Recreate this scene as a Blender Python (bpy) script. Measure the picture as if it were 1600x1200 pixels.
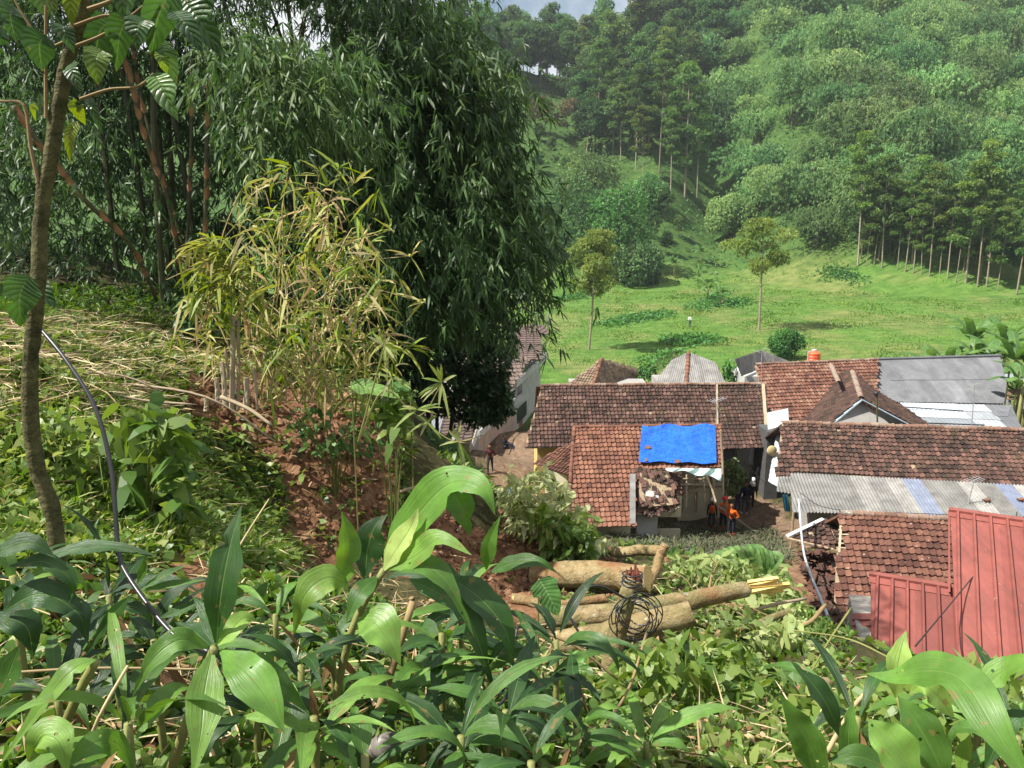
import bpy, math
import numpy as np
from mathutils import Vector, Matrix
for _o in list(bpy.data.objects): bpy.data.objects.remove(_o)
sc = bpy.context.scene
C = sc.collection
rng = np.random.default_rng(11)
# ------------------------------------------------------------------ camera
F, CAMZ, PITCH = 1202.0, 15.0, math.radians(12)
_c = bpy.data.cameras.new('camera'); cam = bpy.data.objects.new('camera', _c); C.objects.link(cam)
_c.sensor_width = 36; _c.lens = F / 1600 * 36; _c.clip_end = 2000; _c.clip_start = 0.05
cam.location = (0, 0, CAMZ); cam.rotation_euler = (math.pi / 2 - PITCH, 0, 0)
sc.camera = cam
# ------------------------------------------------------------------ sky, sun, exposure
HAZE = 0.00022
S = np.array([-0.58, -0.16, 0.80]); S /= np.linalg.norm(S)
sun_el = math.asin(S[2]); sun_az = math.atan2(S[0], S[1])
w = bpy.data.worlds.new('World'); sc.world = w; w.use_nodes = True
nt = w.node_tree; nt.nodes.clear()
out = nt.nodes.new('ShaderNodeOutputWorld'); bg = nt.nodes.new('ShaderNodeBackground')
sky = nt.nodes.new('ShaderNodeTexSky'); sky.sky_type = 'NISHITA'; sky.sun_disc = False
sky.sun_elevation = sun_el; sky.sun_rotation = -sun_az; sky.air_density = 1.2; sky.dust_density = 2.0
tc = nt.nodes.new('ShaderNodeTexCoord'); nz = nt.nodes.new('ShaderNodeTexNoise')
nz.inputs['Scale'].default_value = 2.6; nz.inputs['Detail'].default_value = 6; nz.inputs['Roughness'].default_value = .6
rp = nt.nodes.new('ShaderNodeValToRGB'); rp.color_ramp.elements[0].position = .36; rp.color_ramp.elements[1].position = .56
mx = nt.nodes.new('ShaderNodeMix'); mx.data_type = 'RGBA'; mx.inputs[7].default_value = (8.6, 8.8, 9.1, 1)
nt.links.new(tc.outputs['Generated'], nz.inputs['Vector']); nt.links.new(nz.outputs[0], rp.inputs[0])
nt.links.new(rp.outputs[0], mx.inputs[0]); nt.links.new(sky.outputs[0], mx.inputs[6])
nt.links.new(mx.outputs[2], bg.inputs[0]); nt.links.new(bg.outputs[0], out.inputs[0])
bg.inputs[1].default_value = 0.058
sl = bpy.data.lights.new('sun', 'SUN'); so = bpy.data.objects.new('sun', sl); C.objects.link(so)
sl.energy = 5.0; sl.angle = math.radians(0.55); sl.color = (1.0, .95, .86)
so.rotation_euler = Vector(S).to_track_quat('Z', 'Y').to_euler(); so.location = (-20, 0, 60)
sc.view_settings.view_transform = 'Standard'; sc.view_settings.look = 'None'
sc.view_settings.gamma = 1; sc.view_settings.use_curve_mapping = False
sc.view_settings.exposure = 1.08
sc.cycles.max_bounces = 6; sc.cycles.diffuse_bounces = 3; sc.cycles.glossy_bounces = 2
sc.cycles.transmission_bounces = 4; sc.cycles.transparent_max_bounces = 8; sc.cycles.volume_bounces = 0
sc.cycles.use_denoising = True; sc.cycles.sample_clamp_indirect = 6
# ------------------------------------------------------------------ image helpers: a pixel plus a real depth gives a place
_cp, _sp = math.cos(PITCH), math.sin(PITCH)
def ray(u, v):
    u = np.asarray(u, float); v = np.asarray(v, float)
    x = (u - 800) / F; y = (600 - v) / F
    return np.stack([x, y * _sp + _cp, y * _cp - _sp], -1)
CAM = np.array([0, 0, CAMZ])
def pt(u, v, d):
    r = ray(u, v); return CAM + r * (np.asarray(d, float) / r[..., 1])[..., None]
def pz(u, v, z):
    r = ray(u, v); return CAM + r * ((z - CAMZ) / r[..., 2])[..., None]
def nrm(a): return a / np.maximum(np.linalg.norm(a, axis=-1, keepdims=True), 1e-9)
def inpoly(x, y, poly):
    x = np.asarray(x, float); y = np.asarray(y, float); r = np.zeros(x.shape, bool); n = len(poly)
    for i in range(n):
        x1, y1 = poly[i]; x2, y2 = poly[(i + 1) % n]
        c = ((y1 > y) != (y2 > y)) & (x < (x2 - x1) * (y - y1) / (y2 - y1 + 1e-12) + x1)
        r ^= c
    return r
def sample_poly(poly, n):
    p = np.array(poly, float); lo, hi = p.min(0), p.max(0); o = np.zeros((0, 2))
    while len(o) < n:
        q = lo + rng.random((n * 2, 2)) * (hi - lo); o = np.vstack([o, q[inpoly(q[:, 0], q[:, 1], poly)]])
    return o[:n]
_wv = {}
def fbm(x, y, scale, seed=0, octv=4):
    if seed not in _wv:
        r = np.random.default_rng(100 + seed); a = r.random(28) * 6.283
        _wv[seed] = (np.cos(a), np.sin(a), r.random(28) * 6.283, .6 + .8 * r.random(28))
    cx, sx, ph, fr = _wv[seed]; o = 0; A = 1; k = 6.283 / scale
    for q in range(octv):
        s = slice(q * 7, q * 7 + 7)
        for i in range(s.start, min(s.stop, 28)):
            o = o + A * np.sin((x * cx[i] + y * sx[i]) * k * fr[i] + ph[i] + 1.7 * np.sin((x * sx[i] - y * cx[i]) * k * .6 + ph[i])) / 4
        A *= .5; k *= 2.1
    return o
# ------------------------------------------------------------------ object helpers
def tag(o, label=None, cat=None, group=None, kind=None):
    if label: o['label'] = label
    if cat: o['category'] = cat
    if group: o['group'] = group
    if kind: o['kind'] = kind
    return o
def thing(name, label, cat, loc=(0, 0, 0), group=None):
    o = bpy.data.objects.new(name, None); C.objects.link(o); o.location = tuple(float(q) for q in loc)
    o.empty_display_size = .2
    return tag(o, label, cat, group)
def rootloc(p):
    l = np.zeros(3)
    while p is not None: l = l + np.array(p.location); p = p.parent
    return l
def mesh_np(name, V, f3=None, f4=None, mats=(), attrs=None, smooth=False, midx=None):
    me = bpy.data.meshes.new(name); V = np.asarray(V, np.float32)
    f3 = np.zeros((0, 3), int) if f3 is None else np.asarray(f3, int).reshape(-1, 3)
    f4 = np.zeros((0, 4), int) if f4 is None else np.asarray(f4, int).reshape(-1, 4)
    n3, n4 = len(f3), len(f4)
    me.vertices.add(len(V)); me.vertices.foreach_set('co', V.ravel())
    idx = np.concatenate([f3.ravel(), f4.ravel()]).astype(np.int32)
    me.loops.add(len(idx)); me.loops.foreach_set('vertex_index', idx)
    ls = np.concatenate([np.arange(n3) * 3, n3 * 3 + np.arange(n4) * 4]).astype(np.int32)
    me.polygons.add(n3 + n4); me.polygons.foreach_set('loop_start', ls)
    try: me.polygons.foreach_set('loop_total', np.concatenate([np.full(n3, 3), np.full(n4, 4)]).astype(np.int32))
    except Exception: pass
    if midx is not None: me.polygons.foreach_set('material_index', np.asarray(midx, np.int32))
    me.polygons.foreach_set('use_smooth', np.full(n3 + n4, bool(smooth)))
    for k, a in (attrs or {}).items():
        at = me.attributes.new(k, 'FLOAT', 'POINT'); at.data.foreach_set('value', np.asarray(a, np.float32))
    for m in (mats if isinstance(mats, (list, tuple)) else [mats]): me.materials.append(m)
    me.update(calc_edges=True)
    return me
def link(name, me, parent=None, mw=None):
    o = bpy.data.objects.new(name, me); C.objects.link(o)
    if parent is not None: o.parent = parent
    if mw is not None:
        o.matrix_local = Matrix.Translation(Vector(-rootloc(parent))) @ mw if parent is not None else mw
    return o
def copy_tree(o, parent=None):
    c = o.copy(); C.objects.link(c); c.parent = parent
    for ch in o.children: copy_tree(ch, c)
    return c
class Acc:
    def __init__(s): s.V = []; s.a3 = []; s.a4 = []; s.T = []; s.n = 0
    def add(s, V, f3=None, f4=None, t=.5):
        V = np.asarray(V, float).reshape(-1, 3)
        if f3 is not None and len(f3): s.a3.append(np.asarray(f3, int).reshape(-1, 3) + s.n)
        if f4 is not None and len(f4): s.a4.append(np.asarray(f4, int).reshape(-1, 4) + s.n)
        s.V.append(V); s.T.append(np.broadcast_to(np.asarray(t, float), (len(V),)) if np.ndim(t) == 0 else np.asarray(t, float)); s.n += len(V)
        return s
    def hexa(s, p, t=.5):          # 8 corners: bottom 4 ccw, top 4 ccw
        return s.add(p, None, [[3, 2, 1, 0], [4, 5, 6, 7], [0, 1, 5, 4], [1, 2, 6, 5], [2, 3, 7, 6], [3, 0, 4, 7]], t)
    def box(s, c, e, rz=0, t=.5):
        c = np.array(c, float); e = np.array(e, float) / 2
        q = np.array([[-1, -1, -1], [1, -1, -1], [1, 1, -1], [-1, 1, -1], [-1, -1, 1], [1, -1, 1], [1, 1, 1], [-1, 1, 1]]) * e
        cr, sr = math.cos(rz), math.sin(rz)
        q = np.stack([q[:, 0] * cr - q[:, 1] * sr, q[:, 0] * sr + q[:, 1] * cr, q[:, 2]], -1)
        return s.hexa(q + c, t)
    def bar(s, a, b, wd, ht, up=(0, 0, 1), t=.5):
        a = np.array(a, float); b = np.array(b, float); d = nrm(b - a); x = nrm(np.cross(d, np.array(up, float))); y = np.cross(x, d)
        x = x * wd / 2; y = y * ht / 2
        return s.hexa(np.array([a - x - y, a + x - y, b + x - y, b - x - y, a - x + y, a + x + y, b + x + y, b - x + y]), t)
    def slab(s, quad, th, t=.5):   # quad corners ccw from above, thickened downwards along its normal
        q = np.array(quad, float); n = nrm(np.cross(q[1] - q[0], q[2] - q[0]))
        return s.hexa(np.vstack([q - n * th, q]), t)
    def prism(s, poly, z0, z1, t=.5):
        p = np.array(poly, float); n = len(p)
        V = np.vstack([np.c_[p, np.full(n, z0)], np.c_[p, np.full(n, z1)]])
        f4 = [[i, (i + 1) % n, n + (i + 1) % n, n + i] for i in range(n)]
        f3 = [[n, n + i, n + i + 1] for i in range(1, n - 1)] + [[0, i + 1, i] for i in range(1, n - 1)]
        return s.add(V, f3, f4, t)
    def tube(s, pts, r, seg=7, t=.5, caps=True, wob=0):
        p = np.array(pts, float); n = len(p); r = np.atleast_1d(np.asarray(r, float)); r = np.interp(np.linspace(0, 1, n), np.linspace(0, 1, len(r)), r) if len(r) > 1 else np.full(n, r[0])
        d = nrm(np.gradient(p, axis=0)); ref = np.array([.31, .17, .93]) if abs(d[0, 2]) < .9 else np.array([1., .1, 0])
        x = nrm(np.cross(d, ref)); y = np.cross(d, x); a = np.arange(seg) / seg * 2 * math.pi
        rr = r[:, None] * (1 + wob * (rng.random((n, seg)) - .5)) if wob else np.repeat(r[:, None], seg, 1)
        V = p[:, None] + rr[..., None] * (np.cos(a)[None, :, None] * x[:, None] + np.sin(a)[None, :, None] * y[:, None])
        i = np.arange(n - 1)[:, None] * seg; j = np.arange(seg)[None]; k = (j + 1) % seg
        f4 = np.stack([i + j, i + k, i + seg + k, i + seg + j], -1).reshape(-1, 4)
        V = V.reshape(-1, 3); f3 = None
        if caps:
            V = np.vstack([V, p[:1], p[-1:]]); b = n * seg; jj = np.arange(seg); kk = (jj + 1) % seg; e = (n - 1) * seg
            f3 = np.vstack([np.stack([kk, jj, np.full(seg, b)], -1), np.stack([e + jj, e + kk, np.full(seg, b + 1)], -1)])
        return s.add(V, f3, f4, t)
    def ball(s, c, r, seg=8, rings=6, t=.5, zcut=-1):
        c = np.array(c, float); r = np.broadcast_to(np.asarray(r, float), (3,))
        th = np.linspace(math.pi / 2, math.asin(zcut), rings); a = np.arange(seg) / seg * 2 * math.pi
        V = np.stack([np.cos(th)[:, None] * np.cos(a)[None], np.cos(th)[:, None] * np.sin(a)[None], np.repeat(np.sin(th)[:, None], seg, 1)], -1) * r + c
        i = np.arange(rings - 1)[:, None] * seg; j = np.arange(seg)[None]; k = (j + 1) % seg
        return s.add(V.reshape(-1, 3), None, np.stack([i + j, i + seg + j, i + seg + k, i + k], -1).reshape(-1, 4), t)
    def mesh(s, name, mat, smooth=False, off=None):
        V = np.vstack(s.V); T = np.concatenate(s.T)
        if off is not None: V = V - off
        return mesh_np(name, V, np.vstack(s.a3) if s.a3 else None, np.vstack(s.a4) if s.a4 else None, mat, {'tint': T}, smooth)
    def obj(s, name, mat, parent=None, smooth=False, kind=None, label=None):
        o = link(name, s.mesh(name, mat, smooth, rootloc(parent) if parent is not None else None), parent)
        return tag(o, label, None, None, kind)
def cr(pts, n=10):                 # smooth curve through points
    p = np.array(pts, float); m = len(p)
    if m == 2: return p[0] + (p[1] - p[0]) * np.linspace(0, 1, n)[:, None]
    q = np.vstack([2 * p[0] - p[1], p, 2 * p[-1] - p[-2]]); o = []
    for i in range(m - 1):
        a, b, c, d = q[i:i + 4]
        for t in np.linspace(0, 1, n, endpoint=(i == m - 2)):
            o.append(.5 * (2 * b + (c - a) * t + (2 * a - 5 * b + 4 * c - d) * t * t + (3 * b - a - 3 * c + d) * t ** 3))
    return np.array(o)
# ------------------------------------------------------------------ materials
def newmat(name):
    m = bpy.data.materials.new(name); m.use_nodes = True; t = m.node_tree; t.nodes.clear()
    o = t.nodes.new('ShaderNodeOutputMaterial'); return m, t, o
def nd(t, kind, **kw):
    n = t.nodes.new('ShaderNode' + kind)
    for k, v in kw.items():
        if k in n.inputs: n.inputs[k].default_value = v
        else: setattr(n, k, v)
    return n
def attr(t, name): n = nd(t, 'Attribute'); n.attribute_name = name; return n.outputs['Fac']
def ramp(t, fac, cols):
    r = nd(t, 'ValToRGB'); e = r.color_ramp.elements
    if isinstance(cols[0][0], (int, float)) and not isinstance(cols[0][1], (tuple, list)):
        cols = [(i / (len(cols) - 1), c) for i, c in enumerate(cols)]
    while len(e) < len(cols): e.new(.5)
    for k, (p, c) in zip(e, cols): k.position = p; k.color = (*c, 1)
    t.links.new(fac, r.inputs[0]); return r.outputs[0]
def math_(t, op, a, b=None, c=None, clamp=False):
    n = nd(t, 'Math'); n.operation = op; n.use_clamp = clamp
    for i, q in enumerate((a, b, c)):
        if q is None: continue
        if isinstance(q, (int, float)): n.inputs[i].default_value = q
        else: t.links.new(q, n.inputs[i])
    return n.outputs[0]
def mixc(t, f, a, b, mode='MIX'):
    n = nd(t, 'Mix'); n.data_type = 'RGBA'; n.blend_type = mode
    for i, q in ((0, f), (6, a), (7, b)):
        if isinstance(q, (int, float)): n.inputs[i].default_value = q
        elif isinstance(q, tuple): n.inputs[i].default_value = (*q, 1)
        else: t.links.new(q, n.inputs[i])
    return n.outputs[2]
def noise(t, scale, detail=4, rough=.6, vec=None, dist=0):
    n = nd(t, 'TexNoise', Scale=scale, Detail=detail, Roughness=rough, Distortion=dist)
    if vec is None: vec = nd(t, 'TexCoord').outputs['Object']
    t.links.new(vec, n.inputs['Vector']); return n.outputs[0]
def bump(t, h, s, d=.02):
    b = nd(t, 'Bump', Strength=s, Distance=d); t.links.new(h, b.inputs['Height']); return b.outputs[0]
def vary(t, col, scale, lo=.75, hi=1.2, vec=None):
    n = noise(t, scale, 5, .65, vec); r = nd(t, 'MapRange'); t.links.new(n, r.inputs[0])
    r.inputs[1].default_value = .3; r.inputs[2].default_value = .7; r.inputs[3].default_value = lo; r.inputs[4].default_value = hi
    h = nd(t, 'HueSaturation'); t.links.new(col, h.inputs['Color']); t.links.new(r.outputs[0], h.inputs['Value']); return h.outputs[0]
def pr(t, o, col, rough=.6, spec=.3, normal=None, metal=0, trans=0, tcol=None):
    b = nd(t, 'BsdfPrincipled'); b.inputs['Roughness'].default_value = rough if isinstance(rough, (int, float)) else .5
    if not isinstance(rough, (int, float)): t.links.new(rough, b.inputs['Roughness'])
    b.inputs['Specular IOR Level'].default_value = spec; b.inputs['Metallic'].default_value = metal
    if isinstance(col, tuple): b.inputs['Base Color'].default_value = (*col, 1)
    else: t.links.new(col, b.inputs['Base Color'])
    if normal is not None: t.links.new(normal, b.inputs['Normal'])
    s = b.outputs[0]
    if trans:
        tr = nd(t, 'BsdfTranslucent')
        hs = nd(t, 'HueSaturation', Hue=.485, Saturation=1.15, Value=1.55); t.links.new(col, hs.inputs['Color'])
        t.links.new(hs.outputs[0], tr.inputs['Color'])
        m = nd(t, 'MixShader'); m.inputs[0].default_value = trans
        t.links.new(s, m.inputs[1]); t.links.new(tr.outputs[0], m.inputs[2]); s = m.outputs[0]
    t.links.new(s, o.inputs[0])
def leafmat(name, cols, rough=.45, spec=.35, trans=.35, nscale=.35, per=0.):
    m, t, o = newmat(name)
    c = ramp(t, attr(t, 'tint'), cols); c = vary(t, c, nscale, .7, 1.25)
    if per:                        # every plant has a green of its own
        rn = nd(t, 'ObjectInfo').outputs['Random']; hs = nd(t, 'HueSaturation'); t.links.new(c, hs.inputs['Color'])
        t.links.new(math_(t, 'MULTIPLY_ADD', rn, 2 * per, 1 - per), hs.inputs['Value']); t.links.new(math_(t, 'MULTIPLY_ADD', math_(t, 'FRACT', math_(t, 'MULTIPLY', rn, 7.3)), .05, .478), hs.inputs['Hue']); c = hs.outputs[0]
    pr(t, o, c, rough, spec, None, 0, trans); return m
ORD = 'first second third fourth fifth sixth seventh eighth ninth tenth eleventh twelfth thirteenth fourteenth fifteenth sixteenth seventeenth eighteenth nineteenth twentieth'.split()
def plain(name, cols, rough=.7, spec=.25, nscale=8, bs=.3, bd=.01, lo=.75, hi=1.2, metal=0, bscale=None):
    m, t, o = newmat(name)
    if isinstance(cols, tuple): cols = [cols, cols]
    c = vary(t, ramp(t, attr(t, 'tint'), cols), nscale, lo, hi)
    nb = bump(t, noise(t, bscale or nscale * 4, 5), bs, bd) if bs else None
    pr(t, o, c, rough, spec, nb, metal); return m
def bigleaf(name, cols, mode, rough=.32, spec=.45, trans=.38, rib=(.30, .40, .13)):
    m, t, o = newmat(name)
    c = ramp(t, attr(t, 'tint'), cols); lu = attr(t, 'lu'); lv = attr(t, 'lv'); al = math_(t, 'ABSOLUTE', lu)
    if mode == 'strap':
        cx = nd(t, 'CombineXYZ'); t.links.new(math_(t, 'MULTIPLY', lu, 16.), cx.inputs[0]); t.links.new(math_(t, 'MULTIPLY', lv, 1.2), cx.inputs[1])
        t.links.new(math_(t, 'MULTIPLY', attr(t, 'tint'), 37.), cx.inputs[2])
        h = noise(t, 1., 3, .6, cx.outputs[0]); st = .55
    else:
        ph = math_(t, 'SUBTRACT', math_(t, 'MULTIPLY', lv, 62.), math_(t, 'MULTIPLY', al, 9.))
        h = math_(t, 'MULTIPLY_ADD', math_(t, 'SINE', ph), .5, .5); h = math_(t, 'POWER', h, .5); st = .8
    c = vary(t, vary(t, c, 9., .72, 1.25), 2.2, .8, 1.2)
    hs = nd(t, 'HueSaturation'); t.links.new(c, hs.inputs['Color'])
    t.links.new(math_(t, 'MULTIPLY_ADD', h, .35, .82), hs.inputs['Value']); c = hs.outputs[0]
    mr = math_(t, 'SUBTRACT', 1., math_(t, 'MULTIPLY', al, 14.), None, True)
    c = mixc(t, math_(t, 'MULTIPLY', mr, .65), c, rib)
    # worn brown spots and tips
    sp = noise(t, 26., 2, .5); sp = math_(t, 'MULTIPLY', math_(t, 'SUBTRACT', sp, .66), 14., None, True)
    tip = math_(t, 'MULTIPLY', math_(t, 'SUBTRACT', lv, .955), 16., None, True)
    c = mixc(t, math_(t, 'MAXIMUM', math_(t, 'MULTIPLY', sp, .7), tip), c, (.22, .15, .05))
    hh = math_(t, 'ADD', h, math_(t, 'MULTIPLY', mr, -.8))
    rn = math_(t, 'MULTIPLY_ADD', noise(t, 14., 4), .55, rough - .16)
    pr(t, o, c, rn, spec, bump(t, hh, st, .004), 0, trans)
    if mode == 'strap':            # insect holes
        vo = nd(t, 'TexVoronoi', Scale=34.); tco = nd(t, 'TexCoord').outputs['Object']; t.links.new(tco, vo.inputs['Vector'])
        hol = math_(t, 'MULTIPLY', math_(t, 'LESS_THAN', vo.outputs['Distance'], .17), math_(t, 'GREATER_THAN', noise(t, 6., 2, .5, tco), .60))
        tp = nd(t, 'BsdfTransparent'); ms_ = nd(t, 'MixShader'); src = o.inputs[0].links[0].from_socket
        t.links.new(hol, ms_.inputs[0]); t.links.new(src, ms_.inputs[1]); t.links.new(tp.outputs[0], ms_.inputs[2]); t.links.new(ms_.outputs[0], o.inputs[0])
    return m
# ------------------------------------------------------------------ terrain shape
_ctl = []
def _cp3(u, v, d): _ctl.append(pt(u, v, d))
for q in [(430, 640, 10), (330, 640, 9), (560, 655, 9.9), (500, 868, 8.3), (420, 860, 8), (610, 712, 9.6), (640, 850, 8.8), (200, 640, 7), (60, 560, 7.5), (0, 495, 9), (250, 520, 12.5),
          (450, 520, 13), (560, 560, 14.5), (690, 745, 22), (600, 700, 21), (745, 790, 33), (680, 705, 32), (800, 872, 9.2), (930, 925, 8.6), (1150, 945, 8), (1000, 1000, 6.9), (1150, 1110, 5), (860, 1060, 5.2),
          (1000, 872, 12), (1100, 885, 12), (1200, 905, 11.8), (1250, 980, 10.6), (1290, 1050, 10.4), (1335, 1075, 14.6), (1290, 935, 23), (1250, 870, 27),
          (1050, 852, 30), (1135, 838, 34), (960, 850, 29.5), (1190, 800, 37), (1185, 770, 39), (770, 742, 50), (800, 800, 40), (815, 700, 54), (860, 830, 31), (740, 700, 46)]: _cp3(*q)
_ctl += [np.array(q, float) for q in [(0, 0, 13.35), (0, 2, 13.1), (-2, 3, 12.95), (-1, 5, 12.35), (-4, 5, 13.1), (-6, 3, 13.7), (-3, 0, 13.8), (3, 0, 13.4), (2, 3, 12.6), (4, 4.5, 11.7), (5, 7.5, 10.2), (6.6, 10, 7.6),
          (10, 5, 11.0), (14, 2, 12.5), (12, 11, 6.5), (16, 14, 4.0), (9, 17, 3.6), (12, 20, 2.6), (20, 20, 2.4), (25, 30, 1), (18, 36, .6), (30, 45, .2), (3.5, 19, 5.6), (4.5, 25, 3.1), (0, 16, 8.2), (0, 24, 4.6), (0, 30, 2.0), (1.5, 13, 8.9),
          (-1.2, 12, 11.2), (-1.6, 15, 10.6), (-3.2, 17, 12.2), (-8, 20, 12.8), (-12, 12, 14.5), (-20, 8, 16.5), (-15, 25, 13.2), (-8, 30, 8), (-14, 38, 5), (-8, 44, -.6), (-20, 50, 0), (-6, 55, -2.4), (2, 58, -2.6), (-25, 30, 13), (-30, 5, 18), (20, -8, 15), (0, -10, 16), (-15, -10, 18), (35, 10, 6), (30, -5, 13), (20, 58, -1.2), (40, 58, -.8), (45, 30, 1)]]
_ctl = np.array(_ctl)
def _k(r2): return r2 * np.log(r2 + 1e-9) * .5
_n = len(_ctl); _A = np.zeros((_n + 3, _n + 3)); _d = ((_ctl[:, None, :2] - _ctl[None, :, :2]) ** 2).sum(-1)
_A[:_n, :_n] = _k(_d) + np.eye(_n) * .6; _A[:_n, _n:] = np.c_[np.ones(_n), _ctl[:, :2]]; _A[_n:, :_n] = _A[:_n, _n:].T
_W = np.linalg.solve(_A, np.r_[_ctl[:, 2], 0, 0, 0])
def sst(x, a, b): t = np.clip((x - a) / (b - a), 0, 1); return t * t * (3 - 2 * t)
SCAR = [(380, 665), (450, 640), (560, 662), (622, 700), (632, 770), (620, 850), (470, 872), (425, 800)]
def near_z(x, y):
    sh = x.shape; x = x.ravel(); y = y.ravel(); o = np.zeros_like(x)
    for s in range(0, len(x), 20000):
        e = slice(s, s + 20000); d2 = (x[e, None] - _ctl[None, :, 0]) ** 2 + (y[e, None] - _ctl[None, :, 1]) ** 2
        o[e] = _k(d2) @ _W[:_n] + _W[_n] + _W[_n + 1] * x[e] + _W[_n + 2] * y[e]
    return o.reshape(sh)
def far_z(x, y):
    f = -1.6 + .034 * (y - 62) + .028 * np.maximum(x - 12, 0) + .10 * fbm(x, y, 18, 3, 3)
    y0 = 142 + 6 * np.sin(x * .05) - 14 * sst(x, 45, 85)
    s = .46 + .12 * sst(x, 20, 70) + .04 * sst(-x, -10, 40)
    up = np.maximum(y - y0, 0); hill = s * (up * up / (up + 14))
    notch = np.exp(-((x - .262 * y) / 11.) ** 2) * (1 - sst(y, 190, 290)); hill = hill * (1 - .62 * notch)
    hill = hill + (2.2 * fbm(x, y, 60, 4, 3)) * sst(up, 5, 60)
    rid = 282 + 6 * np.sin(x * .03) + 30 * sst(x, 45, 90)
    over = np.maximum(y - rid, 0); hill = hill - s * over * .85
    hill = hill - 11 * np.exp(-((x - .235 * y) / 13.) ** 2) * sst(y, 225, 285)
    return f + hill
def H(x, y):
    x = np.asarray(x, float); y = np.asarray(y, float); x, y = np.broadcast_arrays(x, y)
    b = sst(y, 46, 62) + sst(np.abs(x - 8), 30, 50) * (1 - sst(y, 46, 62))
    n = near_z(np.clip(x, -30, 45), np.clip(y, -10, 60)); f = far_z(x, np.maximum(y, 62))
    side = np.where(x < 8, 15 + .12 * (-x), 12 - .25 * np.minimum(y, 45))
    f = np.where(y < 62, f * sst(y, 30, 62) + np.maximum(side, -1) * (1 - sst(y, 30, 62)), f)
    z = n * (1 - b) + f * b
    nr = 1 - sst(y, 30, 50)
    return z + nr * (.10 * fbm(x, y, 2.6, 1, 4) + .03 * fbm(x, y, .5, 2, 3))
def hit(u, v, d0=2., d1=420.):     # where the view ray through a pixel meets the ground
    d = np.geomspace(d0, d1, 700); r = ray(u, v); P = CAM + r * (d / r[1])[:, None]
    k = np.nonzero(P[:, 2] < H(P[:, 0], P[:, 1]))[0]
    return P[k[0]] if len(k) else P[-1]
def uv_of(P):
    P = np.asarray(P, float); q = P - CAM; dep = q[..., 1] * _cp - q[..., 2] * _sp; up = q[..., 1] * _sp + q[..., 2] * _cp
    return 800 + F * q[..., 0] / dep, 600 - F * up / dep
def axis_(lo, hi, f0, f1, step, g=1.09):
    c = list(np.arange(f0, f1, step)); s = step
    while c[-1] < hi: s = min(s * g, 6.5); c.append(c[-1] + s)
    s = step
    while c[0] > lo: s = min(s * g, 8); c.insert(0, c[0] - s)
    return np.array(c)
xs = axis_(-230, 330, -6.5, 7.5, .11, 1.07); ys = axis_(-14, 430, 1.5, 14.5, .11, 1.045)
X, Y = np.meshgrid(xs, ys); Z = H(X, Y)
_u, _v = uv_of(np.stack([X, Y, Z], -1))
SOILP = [[tuple(hit(u, v, 3, 20)[:2]) for u, v in pg] for pg in (
    [(262, 604), (330, 588), (420, 592), (520, 612), (596, 650), (622, 700), (628, 770), (616, 860), (480, 872), (432, 812), (440, 730), (380, 690), (300, 660)],
    [(640, 795), (720, 805), (860, 850), (960, 900), (880, 930), (850, 985), (760, 960), (640, 880)],
    [(-60, 485), (20, 492), (58, 506), (40, 528), (-60, 530)], [(230, 868), (330, 865), (400, 905), (330, 940), (240, 915)])]
def soilmask(x, y):
    m = np.zeros_like(x)
    def blob(cx, cy, rx, ry, a=1.): return a * np.exp(-(((x - cx) / rx) ** 2 + ((y - cy) / ry) ** 2))
    jx = x + .10 * fbm(x, y, .9, 12, 4); jy = y + .14 * fbm(x, y, .9, 13, 4)
    for pg in SOILP: m = np.maximum(m, inpoly(jx, jy, pg) * 1.)
    m += blob(6.8, 15, 1.6, 4, 1.1) + blob(10.2, 26, 2.6, 5, 1.1) + blob(12.2, 35.5, 2.0, 4, 1.2) + blob(1.0, 46, 3.2, 14, 1.2) + blob(9.5, 31, 2.5, 3, .8) + blob(2.0, 11.5, 3.0, 1.2, .5)
    return np.clip(m + .35 * fbm(x, y, 1.1, 5, 4), 0, 1)
soil = soilmask(X, Y) * (1 - sst(Y, 56, 62))
field = sst(Y, 58, 66)
rows, cols_ = X.shape
ii = (np.arange(rows - 1)[:, None] * cols_ + np.arange(cols_ - 1)[None]); f4 = np.stack([ii, ii + 1, ii + cols_ + 1, ii + cols_], -1).reshape(-1, 4)
m, t, o = newmat('ground_mat')
sv = attr(t, 'soil'); fv = attr(t, 'field'); tco = nd(t, 'TexCoord').outputs['Object']
n1 = noise(t, 3.2, 6, .65, tco); n2 = noise(t, .07, 4, .6, tco); n3 = noise(t, .55, 5, .65, tco); n4 = noise(t, 22., 5, .7, tco)
soilc = ramp(t, n1, [(.25, (.065, .033, .018)), (.5, (.18, .092, .048)), (.75, (.31, .18, .105))])
under = ramp(t, n1, [(.3, (.018, .020, .008)), (.55, (.060, .055, .022)), (.8, (.15, .12, .055))])
fld = ramp(t, n3, [(.25, (.036, .092, .016)), (.5, (.075, .15, .026)), (.75, (.125, .20, .042))])
fld2 = ramp(t, n3, [(.25, (.05, .085, .020)), (.5, (.12, .155, .042)), (.78, (.20, .20, .075))])
sx = nd(t, 'SeparateXYZ'); t.links.new(tco, sx.inputs[0])
fld = mixc(t, math_(t, 'MULTIPLY', math_(t, 'SUBTRACT', n2, .46), 9., None, True), fld, fld2)
n5 = nd(t, 'TexNoise', Scale=.9, Detail=4, Roughness=.7); mp = nd(t, 'Mapping'); mp.inputs['Scale'].default_value = (.12, 1., .3); mp.inputs['Rotation'].default_value = (0, 0, .25)
t.links.new(tco, mp.inputs[0]); t.links.new(mp.outputs[0], n5.inputs['Vector'])
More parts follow.
